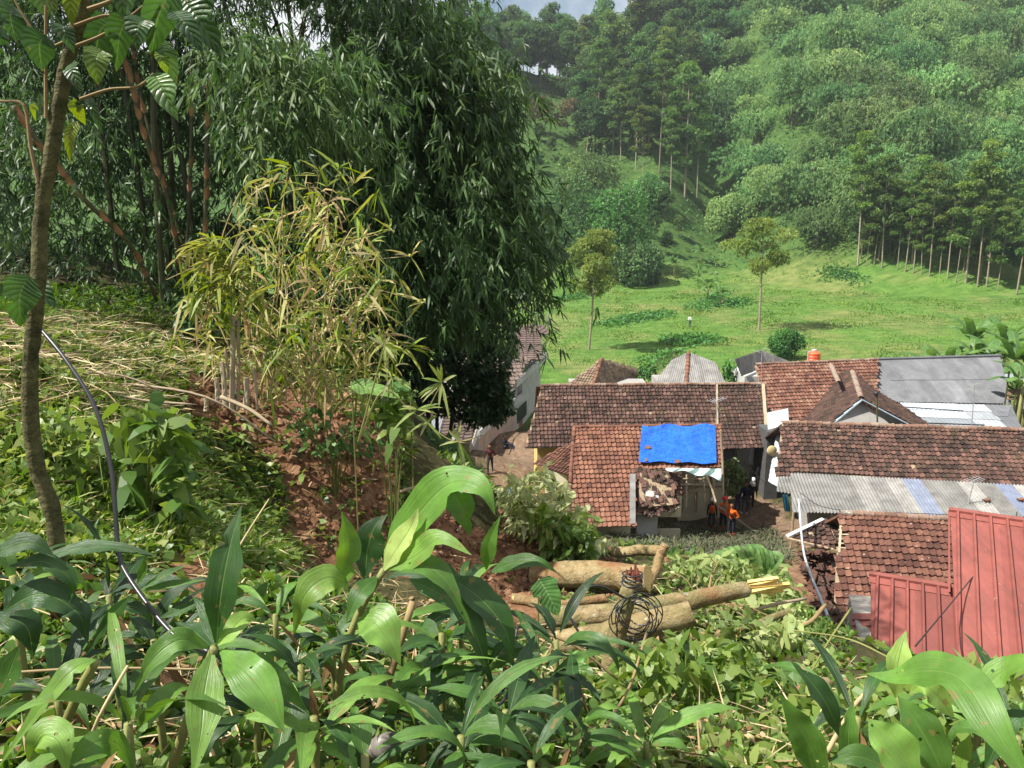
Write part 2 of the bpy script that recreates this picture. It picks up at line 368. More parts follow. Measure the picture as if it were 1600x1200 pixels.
fld = mixc(t, math_(t, 'MULTIPLY', math_(t, 'SUBTRACT', n5.outputs[0], .52), 5., None, True), fld, (.035, .085, .014))
hillm = math_(t, 'MULTIPLY', math_(t, 'SUBTRACT', attr(t, 'hill'), .3), 2., None, True)
fld = mixc(t, hillm, fld, ramp(t, n3, [(.3, (.02, .045, .012)), (.55, (.05, .10, .02)), (.8, (.10, .13, .04))]))
soilc = mixc(t, attr(t, 'vil'), soilc, ramp(t, n1, [(.25, (.07, .048, .032)), (.5, (.15, .105, .07)), (.75, (.24, .18, .125))])); g = mixc(t, fv, under, fld); g = mixc(t, math_(t, 'MULTIPLY', math_(t, 'SUBTRACT', sv, .3), 2.6, None, True), g, soilc)
hb = math_(t, 'ADD', math_(t, 'MULTIPLY', n1, .8), math_(t, 'MULTIPLY', n4, .25))
pr(t, o, g, .9, .15, bump(t, hb, .9, .10))
GROUND = m
hillv = sst(Y - (142 + 6 * np.sin(X * .05) - 14 * sst(X, 45, 85)), 0, 30)
tag(link('ground', mesh_np('ground', np.stack([X, Y, Z], -1).reshape(-1, 3), None, f4, GROUND, {'soil': soil.ravel(), 'field': field.ravel(), 'hill': hillv.ravel(), 'vil': (sst(Y, 20, 30) * .85).ravel()}, True)), kind='structure')
# ------------------------------------------------------------------ vegetation building blocks
def leaves(acc, P, D, N, L, W, tint, droop=.25, rows=3):
    n = len(P); D = nrm(D); L = np.broadcast_to(L, (n,))[:, None]; W = np.broadcast_to(W, (n,))[:, None]
    Bx = nrm(np.cross(D, N)); g = np.array([0, 0, -1.])
    dr = np.broadcast_to(np.asarray(droop, float), (n,))[:, None]
    def at(s): return P + D * L * s + g * dr * L * s * s
    if rows == 2:
        V = np.stack([P, at(.42) - Bx * W * .5, at(1.), at(.42) + Bx * W * .5], 1)
        b = np.arange(n)[:, None] * 4
        return acc.add(V.reshape(-1, 3), np.vstack([b + [0, 1, 2], b + [0, 2, 3]]), None, np.repeat(tint, 4))
    V = np.stack([P, at(.28) - Bx * W * .5, at(.28) + Bx * W * .5, at(.68) - Bx * W * .38, at(.68) + Bx * W * .38, at(1.)], 1)
    b = np.arange(n)[:, None] * 6
    acc.add(V.reshape(-1, 3), np.vstack([b + [0, 1, 2], b + [3, 5, 4]]), b + [1, 3, 4, 2], np.repeat(tint, 6))
def rvec(n): return nrm(rng.normal(size=(n, 3)))
def fans(acc, Cn, A, k, L, W, tint, spread=.55, droop=.3, tw=.12, rows=3, jl=.35):
    """k leaves fanning from each twig end Cn along axis A"""
    n = len(Cn); P = np.repeat(Cn, k, 0); D = np.repeat(A, k, 0) + rng.normal(size=(n * k, 3)) * spread
    P = P + np.repeat(A, k, 0) * (rng.random((n * k, 1)) - .7) * tw * 2
    N = nrm(rvec(n * k) * .8 + np.array([0, 0, .8]))
    l = L * (1 + jl * (rng.random(n * k) * 2 - 1)); T = np.clip(np.repeat(tint, k) + rng.normal(size=n * k) * .10, 0, 1)
    leaves(acc, P, D, N, l, W * (l / L), T, droop * (.5 + rng.random(n * k)), rows)
def fronds(acc, P0, Hd, Ln, nc, k, L, W, rise=.35, fall=.95, spread=.5, twig=None, rows=3, tb=None, off=.16):
    """arching fronds: P0 start, Hd heading (horizontal unit), Ln length"""
    n = len(P0); tb = rng.random(n) if tb is None else tb
    s = np.linspace(.18, 1, nc)[None] + (rng.random((n, nc)) - .5) * .08
    Z = np.array([0, 0, 1.]); l = Ln[:, None, None]
    P = P0[:, None] + Hd[:, None] * l * s[..., None] + Z * l * (rise * s - fall * s * s)[..., None]
    Tn = nrm(Hd[:, None] + Z * (rise - 2 * fall * s)[..., None])
    P = P + rng.normal(size=P.shape) * off * (.4 + s[..., None])
    A = nrm(Tn * .75 + np.array([0, 0, -.55]) + rng.normal(size=P.shape) * .35)
    fans(acc, P.reshape(-1, 3), A.reshape(-1, 3), k, L, W, np.repeat(tb, nc), spread, .3, .10, rows)
    if twig is not None:
        for i in range(n):
            q = np.linspace(0, 1, 5); c = P0[i] + Hd[i] * Ln[i] * q[:, None] + Z * Ln[i] * (rise * q - fall * q * q)[:, None]
            twig.tube(c, np.linspace(.010, .003, 5), 3, .5, False)
def hdir(n, a=None, sp=3.2):
    th = (rng.random(n) * 2 - 1) * sp + (0 if a is None else a); return np.stack([np.cos(th), np.sin(th), np.zeros(n)], -1)
def lobe_leaves(acc, c, r, n, k, L, W, tb, axis_out=.8, axis_z=-.1, inner=.55, rows=2, spread=.7, low=-.35):
    d = nrm(rng.normal(size=(n * 2, 3))); d = d[d[:, 2] > low][:n]
    P = c + d * r * (inner + (1 - inner) * rng.random((len(d), 1)) ** .5)
    A = nrm(d * axis_out + np.array([0, 0, axis_z]) + rng.normal(size=d.shape) * .3)
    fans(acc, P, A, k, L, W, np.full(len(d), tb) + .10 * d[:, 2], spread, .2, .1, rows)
BAMBOO = leafmat('bamboo_leaf', [(.020, .050, .016), (.036, .080, .022), (.060, .120, .034), (.12, .18, .06)], .48, .35, .32)
BAMDRY = leafmat('dry_bamboo_leaf', [(.085, .16, .022), (.19, .27, .035), (.32, .34, .08), (.52, .45, .25), (.40, .27, .13)], .5, .3, .34)
BAMFAR = leafmat('hill_bamboo_leaf', [(.065, .155, .055), (.12, .24, .082), (.20, .335, .115), (.30, .42, .155)], .55, .3, .36, .06, .34)
SENGON = leafmat('sengon_leaf', [(.045, .095, .028), (.085, .155, .038), (.15, .23, .052), (.23, .29, .065)], .55, .3, .34, .1, .3)
BROAD = leafmat('forest_leaf', [(.036, .090, .032), (.072, .145, .045), (.12, .21, .062), (.20, .27, .08)], .5, .3, .3, .1, .38)
RUSSET = leafmat('russet_leaf', [(.06, .085, .030), (.12, .12, .045), (.17, .13, .06), (.14, .16, .06)], .55, .3, .3, .1)
VINE = leafmat('vine_leaf', [(.030, .10, .026), (.055, .165, .038), (.085, .225, .050), (.13, .27, .06)], .5, .35, .3, .3)
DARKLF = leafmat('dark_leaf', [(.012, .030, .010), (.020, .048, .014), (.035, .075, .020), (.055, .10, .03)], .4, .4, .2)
SHRUB = leafmat('shrub_leaf', [(.06, .13, .022), (.11, .19, .035), (.18, .26, .055), (.30, .34, .12)], .45, .4, .38, 1.2)
WILT = leafmat('wilted_leaf', [(.11, .17, .045), (.20, .27, .08), (.30, .36, .14), (.40, .42, .22)], .5, .35, .35, 1.5)
GRASS = leafmat('grass_blade', [(.055, .12, .018), (.10, .18, .026), (.17, .24, .04), (.30, .29, .10)], .5, .3, .35, .8)
FGRASS = leafmat('field_grass', [(.060, .145, .024), (.10, .195, .034), (.16, .25, .050), (.25, .29, .095)], .6, .2, .4, .05)
STRAW = plain('dry_straw', [(.22, .16, .075), (.38, .30, .16), (.52, .44, .28)], .75, .2, 3, 0)
LITTER = leafmat('leaf_litter', [(.10, .05, .022), (.20, .11, .05), (.32, .21, .10), (.42, .32, .19)], .7, .2, .1, 1.5)
BARK = plain('pale_bark', [(.20, .165, .115), (.34, .30, .23)], .85, .2, 1.2, .7, .03)
BARKD = plain('dark_bark', [(.055, .042, .026), (.12, .095, .055)], .85, .2, 2.5, .8, .03)
CULM = plain('bamboo_culm', [(.035, .045, .018), (.11, .10, .045)], .5, .35, 2, .2)
SHEATH = plain('culm_sheath', [(.22, .10, .045), (.36, .20, .10)], .75, .2, 5, .3)
TWIG = plain('twig', [(.16, .11, .05), (.30, .22, .11)], .8, .2, 4, .3)
GTWIG = plain('green_twig', [(.10, .14, .03), (.22, .20, .07)], .7, .3, 4, 0)
# ------------------------------------------------------------------ hillside prototypes
def proto_bamboo(seed):
    a = Acc(); nf = 72
    hh = 9 + 3 * rng.random(); p0 = np.zeros((nf, 3)); th = rng.random(nf) * 6.283
    rr = 2.4 * np.sqrt(rng.random(nf)); zz = hh * (.42 + .58 * rng.random(nf) ** .7)
    p0 = np.stack([rr * np.cos(th) * zz / hh, rr * np.sin(th) * zz / hh, zz * .92], -1)
    hd = np.stack([np.cos(th + rng.normal(size=nf) * .5), np.sin(th + rng.normal(size=nf) * .5), np.zeros(nf)], -1)
    fronds(a, p0, hd, 3.2 + 2.4 * rng.random(nf), 18, 8, .42, .115, .34, .78, .6, None, 2, .10 + .75 * rng.random(nf), .42)
    lobe_leaves(a, np.array([0, 0, hh * .45]), np.array([3.0, 3.0, hh * .42]), 420, 5, .5, .15, .2, .5, -.4, .8)
    cu = Acc()
    for i in range(7):
        q = rng.normal(size=2) * .5; d = rng.normal(size=2) * 1.2
        cu.tube(cr([(q[0], q[1], -1), (q[0] + d[0] * .3, q[1] + d[1] * .3, hh * .5), (q[0] + d[0], q[1] + d[1], hh * .95)], 4), [.07] * 7 + [.04, .03][:1], 5)
    return [('foliage', a.mesh('foliage', BAMFAR)), ('culm', cu.mesh('culm', CULM))]
def limb_tree(h, trunk_r, first, crown, leafmat_, bark, nlimb, lobe, k, L, W, flat=1., n_l=60, tb=.5, lean=.3, droop=-.1):
    """trunk with limbs; a foliage lobe round each limb's end"""
    tr = Acc(); a = Acc(); ln = rng.normal(size=2) * lean
    top = np.array([ln[0], ln[1], h * .93]); tk = cr([(0, 0, -1.5), (ln[0] * .2 + .1, ln[1] * .2, h * .35), (ln[0] * .6, ln[1] * .6, h * .7), top], 5)
    tr.tube(tk, np.linspace(trunk_r, trunk_r * .25, len(tk)), 7, rng.random(), True, .15)
    for i in range(nlimb):
        f = first + (1 - first) * (i + .5 * rng.random()) / nlimb
        b = np.array([ln[0] * f, ln[1] * f, h * .93 * f]); th = i * 2.4 + rng.random()
        rad = crown * (1 - .55 * max(0, (f - first) / (1 - first)) ** 1.6) * (.65 + .5 * rng.random())
        e = b + np.array([math.cos(th) * rad, math.sin(th) * rad, rad * (.35 + .3 * rng.random())])
        tr.tube(cr([b, b * .5 + e * .5 + np.array([0, 0, -.08 * rad]), e], 4), np.linspace(trunk_r * .38, trunk_r * .10, 7), 4, .5, False)
        lr = lobe * (.7 + .5 * rng.random()); t0 = tb + .3 * (rng.random() - .5)
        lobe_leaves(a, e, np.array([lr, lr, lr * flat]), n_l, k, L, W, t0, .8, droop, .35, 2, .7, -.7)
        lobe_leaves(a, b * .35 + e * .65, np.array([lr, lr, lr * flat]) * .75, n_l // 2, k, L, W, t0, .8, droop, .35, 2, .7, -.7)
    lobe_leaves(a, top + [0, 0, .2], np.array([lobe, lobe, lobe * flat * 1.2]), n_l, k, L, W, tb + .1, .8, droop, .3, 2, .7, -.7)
    return [('trunk', tr.mesh('trunk', bark, True)), ('crown', a.mesh('crown', leafmat_))]
PB = [proto_bamboo(i) for i in range(5)]
PS = [limb_tree(22 + 3 * i, .20, .24 + .09 * i, 3.2, SENGON, BARK, 15, 1.5, 5, .55, .22, .38, 60, .45, .5) for i in range(4)]
PD = [limb_tree(14 + 2 * i, .24, .35, 3.8, BROAD, BARKD if i % 2 else BARK, 15, 1.9, 5, .5, .26, .75, 95, .4, .5) for i in range(4)]
PR = [limb_tree(8 + i, .16, .35, 3.0, RUSSET, BARK, 11, 1.3, 5, .42, .2, .7, 60, .4, .4) for i in range(2)]
def place(protos, name, label, cat, group, P, s=1., rz=None, i=None, lean=.03):
    pr_ = protos[int(rng.integers(len(protos))) if i is None else i]
    o = thing(name, label, cat, P, group); o.scale = (s, s, s * (.92 + .16 * rng.random()))
    o.rotation_euler = (rng.normal() * lean, rng.normal() * lean, rng.random() * 6.283 if rz is None else rz)
    for nm, me in pr_: link(nm, me, o)
    return o
# right hillside of bamboo, from its lower edge up to the skyline
cand = []
for _ in range(1500):
    y = 150 + 175 * rng.random(); x = y * (.19 + .56 * rng.random())
    cand.append((x, y))
keep = []
def okb(x, y):
    u, v = uv_of(np.array([x, y, float(H(x, y))]))
    if u < 1075 or u > 1700 or v > 395: return False
    if u < 1160 and v > 290 and abs(x - .262 * y) < 9: return False
    if abs(x - .262 * y) < 8 and y < 235: return False
    return True
for x, y in cand:
    if okb(x, y) and all((x - a) ** 2 + (y - b) ** 2 > 8.6 ** 2 for a, b in keep): keep.append((x, y))
for x, y in keep:
    z = float(H(x, y)); u, v = uv_of(np.array([x, y, z]))
    if v > 270: lb = 'arching bamboo clump at the foot of the right hillside behind the row of slender trees'
    elif v > 130: lb = 'pale green bamboo clump halfway up the right hillside'
    else: lb = 'hazy bamboo clump near the top of the right hillside'
    place(PB, 'bamboo_clump', lb, 'bamboo', 'bamboo covering the right hillside', (x, y, z - .8), .95 + .75 * rng.random() ** 1.5)
# slender trees along the upper edge of the field
for jj, (u, v, hp) in enumerate(sorted([(1340, 418, 215), (1353, 416, 90), (1378, 421, 170), (1402, 424, 120), (1414, 426, 150), (1427, 429, 180), (1439, 431, 110), (1452, 434, 180), (1480, 437, 150), (1494, 441, 125), (1508, 445, 190), (1527, 450, 215), (1541, 450, 160), (1558, 456, 140), (1588, 462, 230), (1606, 466, 180), (1632, 470, 220), (1365, 416, 140), (1468, 430, 120)])):
    P = hit(u, v, 60); h = hp * P[1] / F; i = int(rng.integers(4))
    o = place(PS, 'slender_tree', 'slender pale-trunked feathery tree, %s from left in the row along the field edge' % ORD[jj], 'tree', 'row of slender trees at the field edge', P, h / (22 + 3 * i), None, i)
for u, v in [(1345, 405), (1372, 408), (1398, 410), (1425, 414), (1450, 417), (1478, 420), (1505, 424), (1532, 428), (1560, 434), (1590, 440), (1620, 444), (1390, 395), (1440, 398), (1520, 405), (1580, 412)]:
    P = hit(u, v, 60); place(PD, 'understory_tree', 'dark bushy tree in the shade behind the row of slender trees', 'tree', 'understory behind the slender trees', P, .42 + .22 * rng.random())
# wooded hillside left of centre
for jj, (u, v, hp, k) in enumerate(sorted([(932, 236, 150, 'S'), (993, 268, 150, 'S'), (1030, 272, 170, 'S'), (1070, 308, 190, 'S'), (1089, 312, 150, 'S'), (945, 112, 90, 'S'), (970, 252, 110, 'S'), (1005, 285, 110, 'S'), (1048, 300, 130, 'S'), (1060, 240, 130, 'S'), (905, 150, 110, 'S'), (990, 110, 110, 'S'), (1035, 190, 130, 'S')])):
    P = hit(u, v, 60); h = hp * P[1] / F; i = int(rng.integers(4))
    place(PS, 'slender_tree', 'tall slender bare-trunked tree, %s from left on the wooded hillside' % ORD[jj], 'tree', 'tall trees on the wooded hillside', P, h / (22 + 3 * i), None, i)
kd = []
for _ in range(1600):
    y = 165 + 165 * rng.random(); x = y * (-.12 + .42 * rng.random()); z = float(H(x, y)); u, v = uv_of(np.array([x, y, z]))
    if u < 690 or u > 1120 or v > 250: continue
    if (u < 900 and v > 165): continue
    if u > 1060 and v > 150: continue
    if all((x - a) ** 2 + (y - b) ** 2 > 7.0 ** 2 for a, b in kd):
        kd.append((x, y))
        lb = 'dark broadleaf tree on the skyline of the far hill' if v < 75 else 'dense broadleaf tree on the wooded hillside left of the bamboo'
        place(PD, 'broadleaf_tree', lb, 'tree', 'broadleaf trees on the far hillside', (x, y, z - .3), .8 + .5 * rng.random())
place(PR, 'russet_tree', 'russet-leaved rounded tree on the terraces of the far hillside', 'tree', None, hit(845, 212, 60), 1.15, 0, 0)
place(PR, 'russet_tree', 'reddish bushy tree high on the far hillside below the skyline', 'tree', None, hit(815, 100, 60), 1.2, 1, 1)
o = place(PR, 'bare_tree', 'nearly bare pale-branched tree on the far hillside', 'tree', None, hit(892, 222, 60), 1.2, 2, 1); bpy.data.objects.remove(o.children[1])
for u, v in [(870, 300), (885, 280), (905, 300), (930, 262), (955, 290), (1035, 345), (1048, 325), (1020, 380), (1040, 400), (1015, 300), (985, 330), (860, 250), (840, 270), (1000, 395), (870, 330), (1060, 372), (830, 330), (845, 225), (1110, 345), (1130, 330)]:
    place(PD, 'hillside_bush', 'low leafy bush on the grassy slope beside the valley path', 'bush', 'bushes on the grassy slope', hit(u, v, 60), .22 + .2 * rng.random())
# trees in the field
fh = hit(920, 548, 50)
place([limb_tree(13.5, .16, .45, 2.6, SENGON, BARK, 14, 1.35, 5, .34, .13, .5, 110, .55, .15)], 'field_tree', 'small tree with domed yellow-green crown standing at the left of the field', 'tree', None, fh, 180 * fh[1] / F / 13.9, .4)
fh = hit(1186, 516, 50)
place([limb_tree(12, .15, .5, 3.4, leafmat('yellow_tree_leaf', [(.07, .125, .026), (.12, .185, .036), (.19, .25, .052), (.26, .30, .08)], .55, .3, .35), BARK, 12, 1.3, 5, .34, .13, .5, 70, .5, .15)], 'field_tree', 'thin tree with airy yellowish crown in the middle of the field', 'tree', None, fh, 165 * fh[1] / F / 12.4, 1.4)
# vine-smothered trees on the knoll behind the field
def vine_mound(label, u, v, wpx, hpx, tb, mat):
    P = hit(u, v, 60); k = P[1] / F; W_, H_ = wpx * k / 2, hpx * k; a = Acc(); tr = Acc()
    tr.tube(cr([P + [0, 0, -1], P + [.3, 0, H_ * .4], P + [0, 0, H_ * .8]], 4), np.linspace(.3, .1, 7), 6)
    for i in range(16):
        th = rng.random() * 6.283; q = rng.random() ** .5; zf = 1 - .75 * rng.random() ** 1.3
        c = P + np.array([math.cos(th) * W_ * .62 * q, math.sin(th) * W_ * .5 * q, H_ * zf * (1 - .35 * q) * .82])
        r = W_ * (.28 + .2 * rng.random())
        lobe_leaves(a, c, np.array([r, r, r * 1.15]), 230, 4, .46, .28, tb + .25 * (rng.random() - .5), .6, -.6, .75, 2, .6, -.9)
    o = thing('vine_covered_tree', label, 'tree', P); tr.obj('trunk', BARKD, o); a.obj('crown', mat, o, False, 'stuff')
vine_mound('bright green creeper draped over a rounded tree on the knoll', 965, 425, 125, 160, .6, VINE)
vine_mound('broad green thicket tree with hanging leaves left on the knoll', 880, 400, 150, 150, .4, BROAD)
vine_mound('tall dark overgrown tree behind the creeper-draped tree', 915, 330, 110, 110, .45, BROAD)
vine_mound('low dark leafy thicket at the foot of the knoll', 985, 442, 95, 70, .3, BROAD)
vine_mound('grey-green rounded bush on the slope beside the valley path', 1010, 330, 80, 60, .5, BROAD)
vine_mound('sloping bamboo bush at the right side of the valley path', 1140, 372, 90, 75, .5, BAMFAR)
P = hit(1228, 562, 40); a = Acc(); tr = Acc(); k = P[1] / F
tr.tube([P + [0, 0, -.5], P + [.1, 0, 1.2], P + [0, 0, 2.5]], [.14, .12, .06], 6)
for i in range(14):
    d = rvec(1)[0]; lobe_leaves(a, P + np.array([d[0] * 1.2, d[1] * 1.2, 1.9 + d[2] * 1.0]), np.array([.9, .9, .8]), 150, 4, .22, .12, .45 + .3 * (rng.random() - .5), .8, -.1, .5, 2, .7, -.9)
o = thing('round_tree', 'round dark green leafy tree behind the grey hip roof', 'tree', P); tr.obj('trunk', BARKD, o); a.obj('crown', VINE, o, False, 'stuff')
# grass of the field and hillside brush
n = 56000; yy = 60 + 100 * rng.random(n) ** 1.25; xx = yy * (-.05 + .78 * rng.random(n)); zz = H(xx, yy)
a = Acc(); Pg = np.stack([xx, yy, zz], -1); hs = (.16 + .16 * sst(fbm(xx, yy, 14, 6, 3), -.3, .9)) * yy / 95
leaves(a, Pg, nrm(rng.normal(size=(n, 3)) * [.5, .5, .1] + [.1, 0, .8]), nrm(rng.normal(size=(n, 3)) + [0, -1, .3]), hs, hs * .55, np.clip(.42 + .26 * fbm(xx, yy, 26, 7, 3) + .14 * rng.normal(size=n), 0, 1), .2, 2)
tag(a.obj('field_grass', FGRASS), 'bright green grass and rice covering the valley field', 'grass', None, 'stuff')
n = 18000; yy = 135 + 190 * rng.random(n); xx = yy * (-.15 + .95 * rng.random(n)); up = sst(yy, 150, 185); sel = rng.random(n) < up; xx, yy = xx[sel], yy[sel]; n = len(xx)
a = Acc(); Pg = np.stack([xx, yy, H(xx, yy) + .1], -1)
fans(a, Pg, nrm(rng.normal(size=(n, 3)) * .5 + [0, -.2, .8]), 3, .8, .34, np.clip(.4 + .3 * fbm(xx, yy, 22, 8, 3), 0, 1), .6, .3, .1, 2)
tag(a.obj('hillside_brush', BROAD), 'low brush carpeting the far hillside', 'undergrowth', None, 'stuff')
# banana plants
BANANA = bigleaf('banana_leaf', [(.055, .13, .03), (.09, .19, .045), (.15, .26, .07)], 'strap', .4, .4, .35, (.28, .36, .14))
BSTEM = plain('banana_stem', [(.16, .17, .06), (.26, .25, .10)], .6, .3, 4, .3)
def strap_mesh(P, W, N, tint, prof='strap', fold=.18, wave=.04, nc=5, rows=None, split=0):
    """leaf blade along the curve P (k,3); W full width; N upward hint"""
    P = np.array(P, float); k = len(P); Tn = nrm(np.gradient(P, axis=0)); N = np.broadcast_to(np.array(N, float), (k, 3))
    B = nrm(np.cross(Tn, N)); U = np.cross(B, Tn); s = np.linspace(0, 1, k)
    if prof == 'strap': wf = np.clip(.30 + 1.0 * np.sin(np.clip(s * 1.02, 0, 1) ** .85 * math.pi), 0, None) * np.where(s > .6, np.sqrt(np.clip((1 - s) / .4, 0, 1)), 1) * np.where(s < .25, .4 + 2.4 * s, 1) / 1.25
    elif prof == 'oval': wf = np.sin(np.clip(s, 0, 1) ** .8 * math.pi) ** .75 * np.where(s > .8, .55 + .45 * np.clip((1 - s) / .2, 0, 1), 1)
    elif prof == 'heart': wf = np.clip(np.sqrt(np.clip(s / .22, 0, 1)) * np.sqrt(np.clip(1 - s, 0, 1)) ** 1.15 * 1.05, 0, None)
    else: wf = np.clip(np.minimum(1, .25 + s * 6), 0, 1) * np.clip((1 - s) / .18, 0, 1) ** .5
    c = np.linspace(-1, 1, nc); hw = W / 2 * wf; ph = rng.random(4) * 6.283
    ed = np.ones((k, nc))
    for sd in (-1, 1):
        e_ = 1 + .07 * np.sin(s * 7 + ph[0] * sd) + .05 * np.sin(s * 23 + ph[1] * sd)
        if rng.random() < .3: e_ = e_ * (1 - .65 * np.exp(-((s - .25 - .6 * rng.random()) / .03) ** 2))
        ed[:, c * sd > .6] = e_[:, None]
    wv = wave * W * np.sin(s[:, None] * 19 + c[None] * 1.5 + tint * 40) * np.abs(c)[None] * wf[:, None]
    V = P[:, None] + B[:, None] * (hw[:, None] * c[None] * ed)[..., None] + U[:, None] * (fold * hw[:, None] * np.abs(c)[None] + wv)[..., None]
    i = np.arange(k - 1)[:, None] * nc + np.arange(nc - 1)[None]; f4 = np.stack([i, i + 1, i + nc + 1, i + nc], -1).reshape(-1, 4)
    return V.reshape(-1, 3), f4, {'tint': np.full(k * nc, tint), 'lu': np.tile(c, k), 'lv': np.repeat(s, nc)}
def strap_obj(name, P, W, N, tint, mat, parent, **kw):
    V, f4, at = strap_mesh(P, W, N, tint, **kw)
    return link(name, mesh_np(name, V - rootloc(parent), None, f4, mat, at, True), parent)
def banana_proto(nl, h):
    out = []; st = Acc(); st.tube([(0, 0, -.3), (0, 0, h * .5), (.05, 0, h)], [.12, .10, .06], 7); out.append(('stem', st.mesh('stem', BSTEM, True)))
    for i in range(nl):
        th = i * 2.4 + rng.random() * .6; el = 1.15 - .75 * i / nl + .2 * rng.random(); L = 1.7 + .7 * rng.random(); d = np.array([math.cos(th), math.sin(th), 0])
        s = np.linspace(0, 1, 11); bend = .9 + .8 * rng.random(); ang = el - bend * s ** 1.5
        c = np.array([0, 0, h * .92]) + np.cumsum(np.stack([d[0] * np.cos(ang), d[1] * np.cos(ang), np.sin(ang)], -1) * L / 10, 0)
        V, f4, at = strap_mesh(c, .42 + .12 * rng.random(), np.array([0, 0, 1.]) - d * .01, .2 + .6 * rng.random(), 'banana', -.35, .05)
        out.append(('leaf', mesh_np('leaf', V, None, f4, BANANA, at, True)))
    return out
PBT = [banana_proto(9, 4.0), banana_proto(8, 3.5), banana_proto(9, 4.5)]
PBN = [banana_proto(8, 1.7), banana_proto(7, 1.3), banana_proto(9, 2.1)]
for i, (u, v, d, s) in enumerate(sorted([(1445, 560, 54, 1.0), (1475, 556, 56, 1.1), (1500, 550, 57, 1.3), (1530, 552, 56, 1.35), (1560, 560, 54, 1.2), (1585, 555, 52, 1.3), (1600, 575, 50, 1.2), (1460, 555, 60, 1.2), (1515, 545, 62, 1.5), (1570, 545, 60, 1.5), (1596, 620, 46, .9), (1612, 560, 52, 1.3)])):
    P = pt(u, v, d); P[2] = H(P[0], P[1])
    place(PBT, 'banana_plant', 'torn-leaved banana plant, %s from left behind the dark grey corrugated roof' % ORD[i], 'banana plant', 'banana plants behind the grey corrugated roof', P, .8 + s * .42)
for i, (u, v, s, lb) in enumerate([(1053, 432, 1.25, 'banana plant with spread pale leaves below the creeper-covered knoll'), (1090, 440, 1.2, 'small banana plant right of the spread-leaved one in the field'), (1095, 412, 1.2, 'upright banana plant on the path leading uphill'), (1118, 418, 1.1, 'banana plant at the right end of the hill path'), (1105, 470, 1.4, 'low bushy banana plant amid the taro in the field'), (1125, 478, 1.2, 'dark banana plant at the right edge of the taro patch'), (916, 215, 1.8, 'banana plant high on the far hillside between bare trunks'), (950, 222, 1.5, 'silvery banana plant beside a pale trunk on the far hill')]):
    P = hit(u, v, 50); place(PBN, 'banana_plant', lb, 'banana plant', None, P, s)
# taro and weeds in rows across the field
a = Acc(); rows_ = [((945, 508), (1040, 492), 500), ((1090, 485), (1130, 455), 420), ((1130, 480), (1165, 470), 260), ((1045, 536), (1110, 532), 420), ((870, 470), (915, 462), 300), ((1290, 425), (1340, 440), 300), ((1020, 575), (1060, 552), 150)]
for (p, q, n) in rows_:
    A_ = hit(*p, 50); B_ = hit(*q, 50); s = rng.random(n)[:, None]; P = A_ + (B_ - A_) * s + rng.normal(size=(n, 3)) * [1.0, 1.4, 0]; P[:, 2] = H(P[:, 0], P[:, 1]) + .55 * rng.random(n)
    fans(a, P, nrm(rng.normal(size=(n, 3)) * .6 + [0, -.1, .6]), 4, .5, .26, .3 + .4 * rng.random(n), .6, .3, .1, 2)
tag(a.obj('taro_patch', VINE), 'bluish taro and weeds growing in strips across the field', 'undergrowth', None, 'stuff')
# ------------------------------------------------------------------ houses
def tilemat(name, cols, moss=(.045, .050, .022), mossf=.5, lich=(.42, .38, .30), lichf=.6):
    m, t, o = newmat(name); tco = nd(t, 'TexCoord').outputs['Object']; ge = nd(t, 'NewGeometry').outputs['Position']
    c = ramp(t, attr(t, 'tint'), cols); c = vary(t, c, 14., .7, 1.25, ge)
    k = math_(t, 'MULTIPLY', math_(t, 'SUBTRACT', noise(t, 1.1, 6, .7, ge), .55), 6., None, True); c = mixc(t, math_(t, 'MULTIPLY', k, mossf), c, moss)
    k = math_(t, 'MULTIPLY', math_(t, 'SUBTRACT', noise(t, 7., 3, .6, ge), .66), 14., None, True); c = mixc(t, math_(t, 'MULTIPLY', k, lichf), c, lich)
    pr(t, o, c, .88, .2, bump(t, noise(t, 40., 3, .6, ge), .4, .006)); return m
T_BROWN = tilemat('brown_clay_tile', [(0.026, 0.017, 0.014), (0.054, 0.032, 0.026), (0.088, 0.049, 0.039), (0.157, 0.095, 0.074)])
T_ORANGE = tilemat('orange_clay_tile', [(0.063, 0.030, 0.022), (0.129, 0.058, 0.039), (0.192, 0.089, 0.058), (0.242, 0.127, 0.085)], mossf=.25, lichf=.25)
T_RED = tilemat('red_clay_tile', [(0.056, 0.026, 0.020), (0.108, 0.049, 0.036), (0.169, 0.080, 0.054), (0.221, 0.132, 0.095)], mossf=.35, lichf=.6)
T_DARK = tilemat('dark_clay_tile', [(0.027, 0.017, 0.015), (0.049, 0.031, 0.025), (0.084, 0.047, 0.036), (0.142, 0.076, 0.060)], lichf=.35)
T_MOSS = tilemat('mossy_clay_tile', [(0.074, 0.049, 0.037), (0.148, 0.105, 0.075), (0.223, 0.161, 0.112), (0.272, 0.223, 0.161)], (.13, .15, .04), .8, (.42, .36, .24), .7)
T_FLAT = tilemat('flat_brown_tile', [(0.070, 0.051, 0.044), (0.099, 0.070, 0.061), (0.127, 0.092, 0.081), (0.155, 0.115, 0.098)], mossf=.3, lichf=.15)
T_RIDGE = tilemat('ridge_clay', [(0.109, 0.066, 0.049), (0.190, 0.110, 0.078), (0.251, 0.183, 0.143), (0.217, 0.195, 0.166)], (.06, .06, .05), .7, (.45, .42, .36), .7)
ASB = plain('asbestos_grey', [(.13, .128, .120), (.18, .176, .168), (.25, .243, .23)], .85, .2, 1.6, .25, .01, .62, 1.25, 0, 30)
ASBD = plain('dark_corrugated', [(.095, .10, .108), (.135, .14, .15), (.18, .185, .20)], .8, .25, 1.2, .2, .01, .7, 1.25, 0, 30)
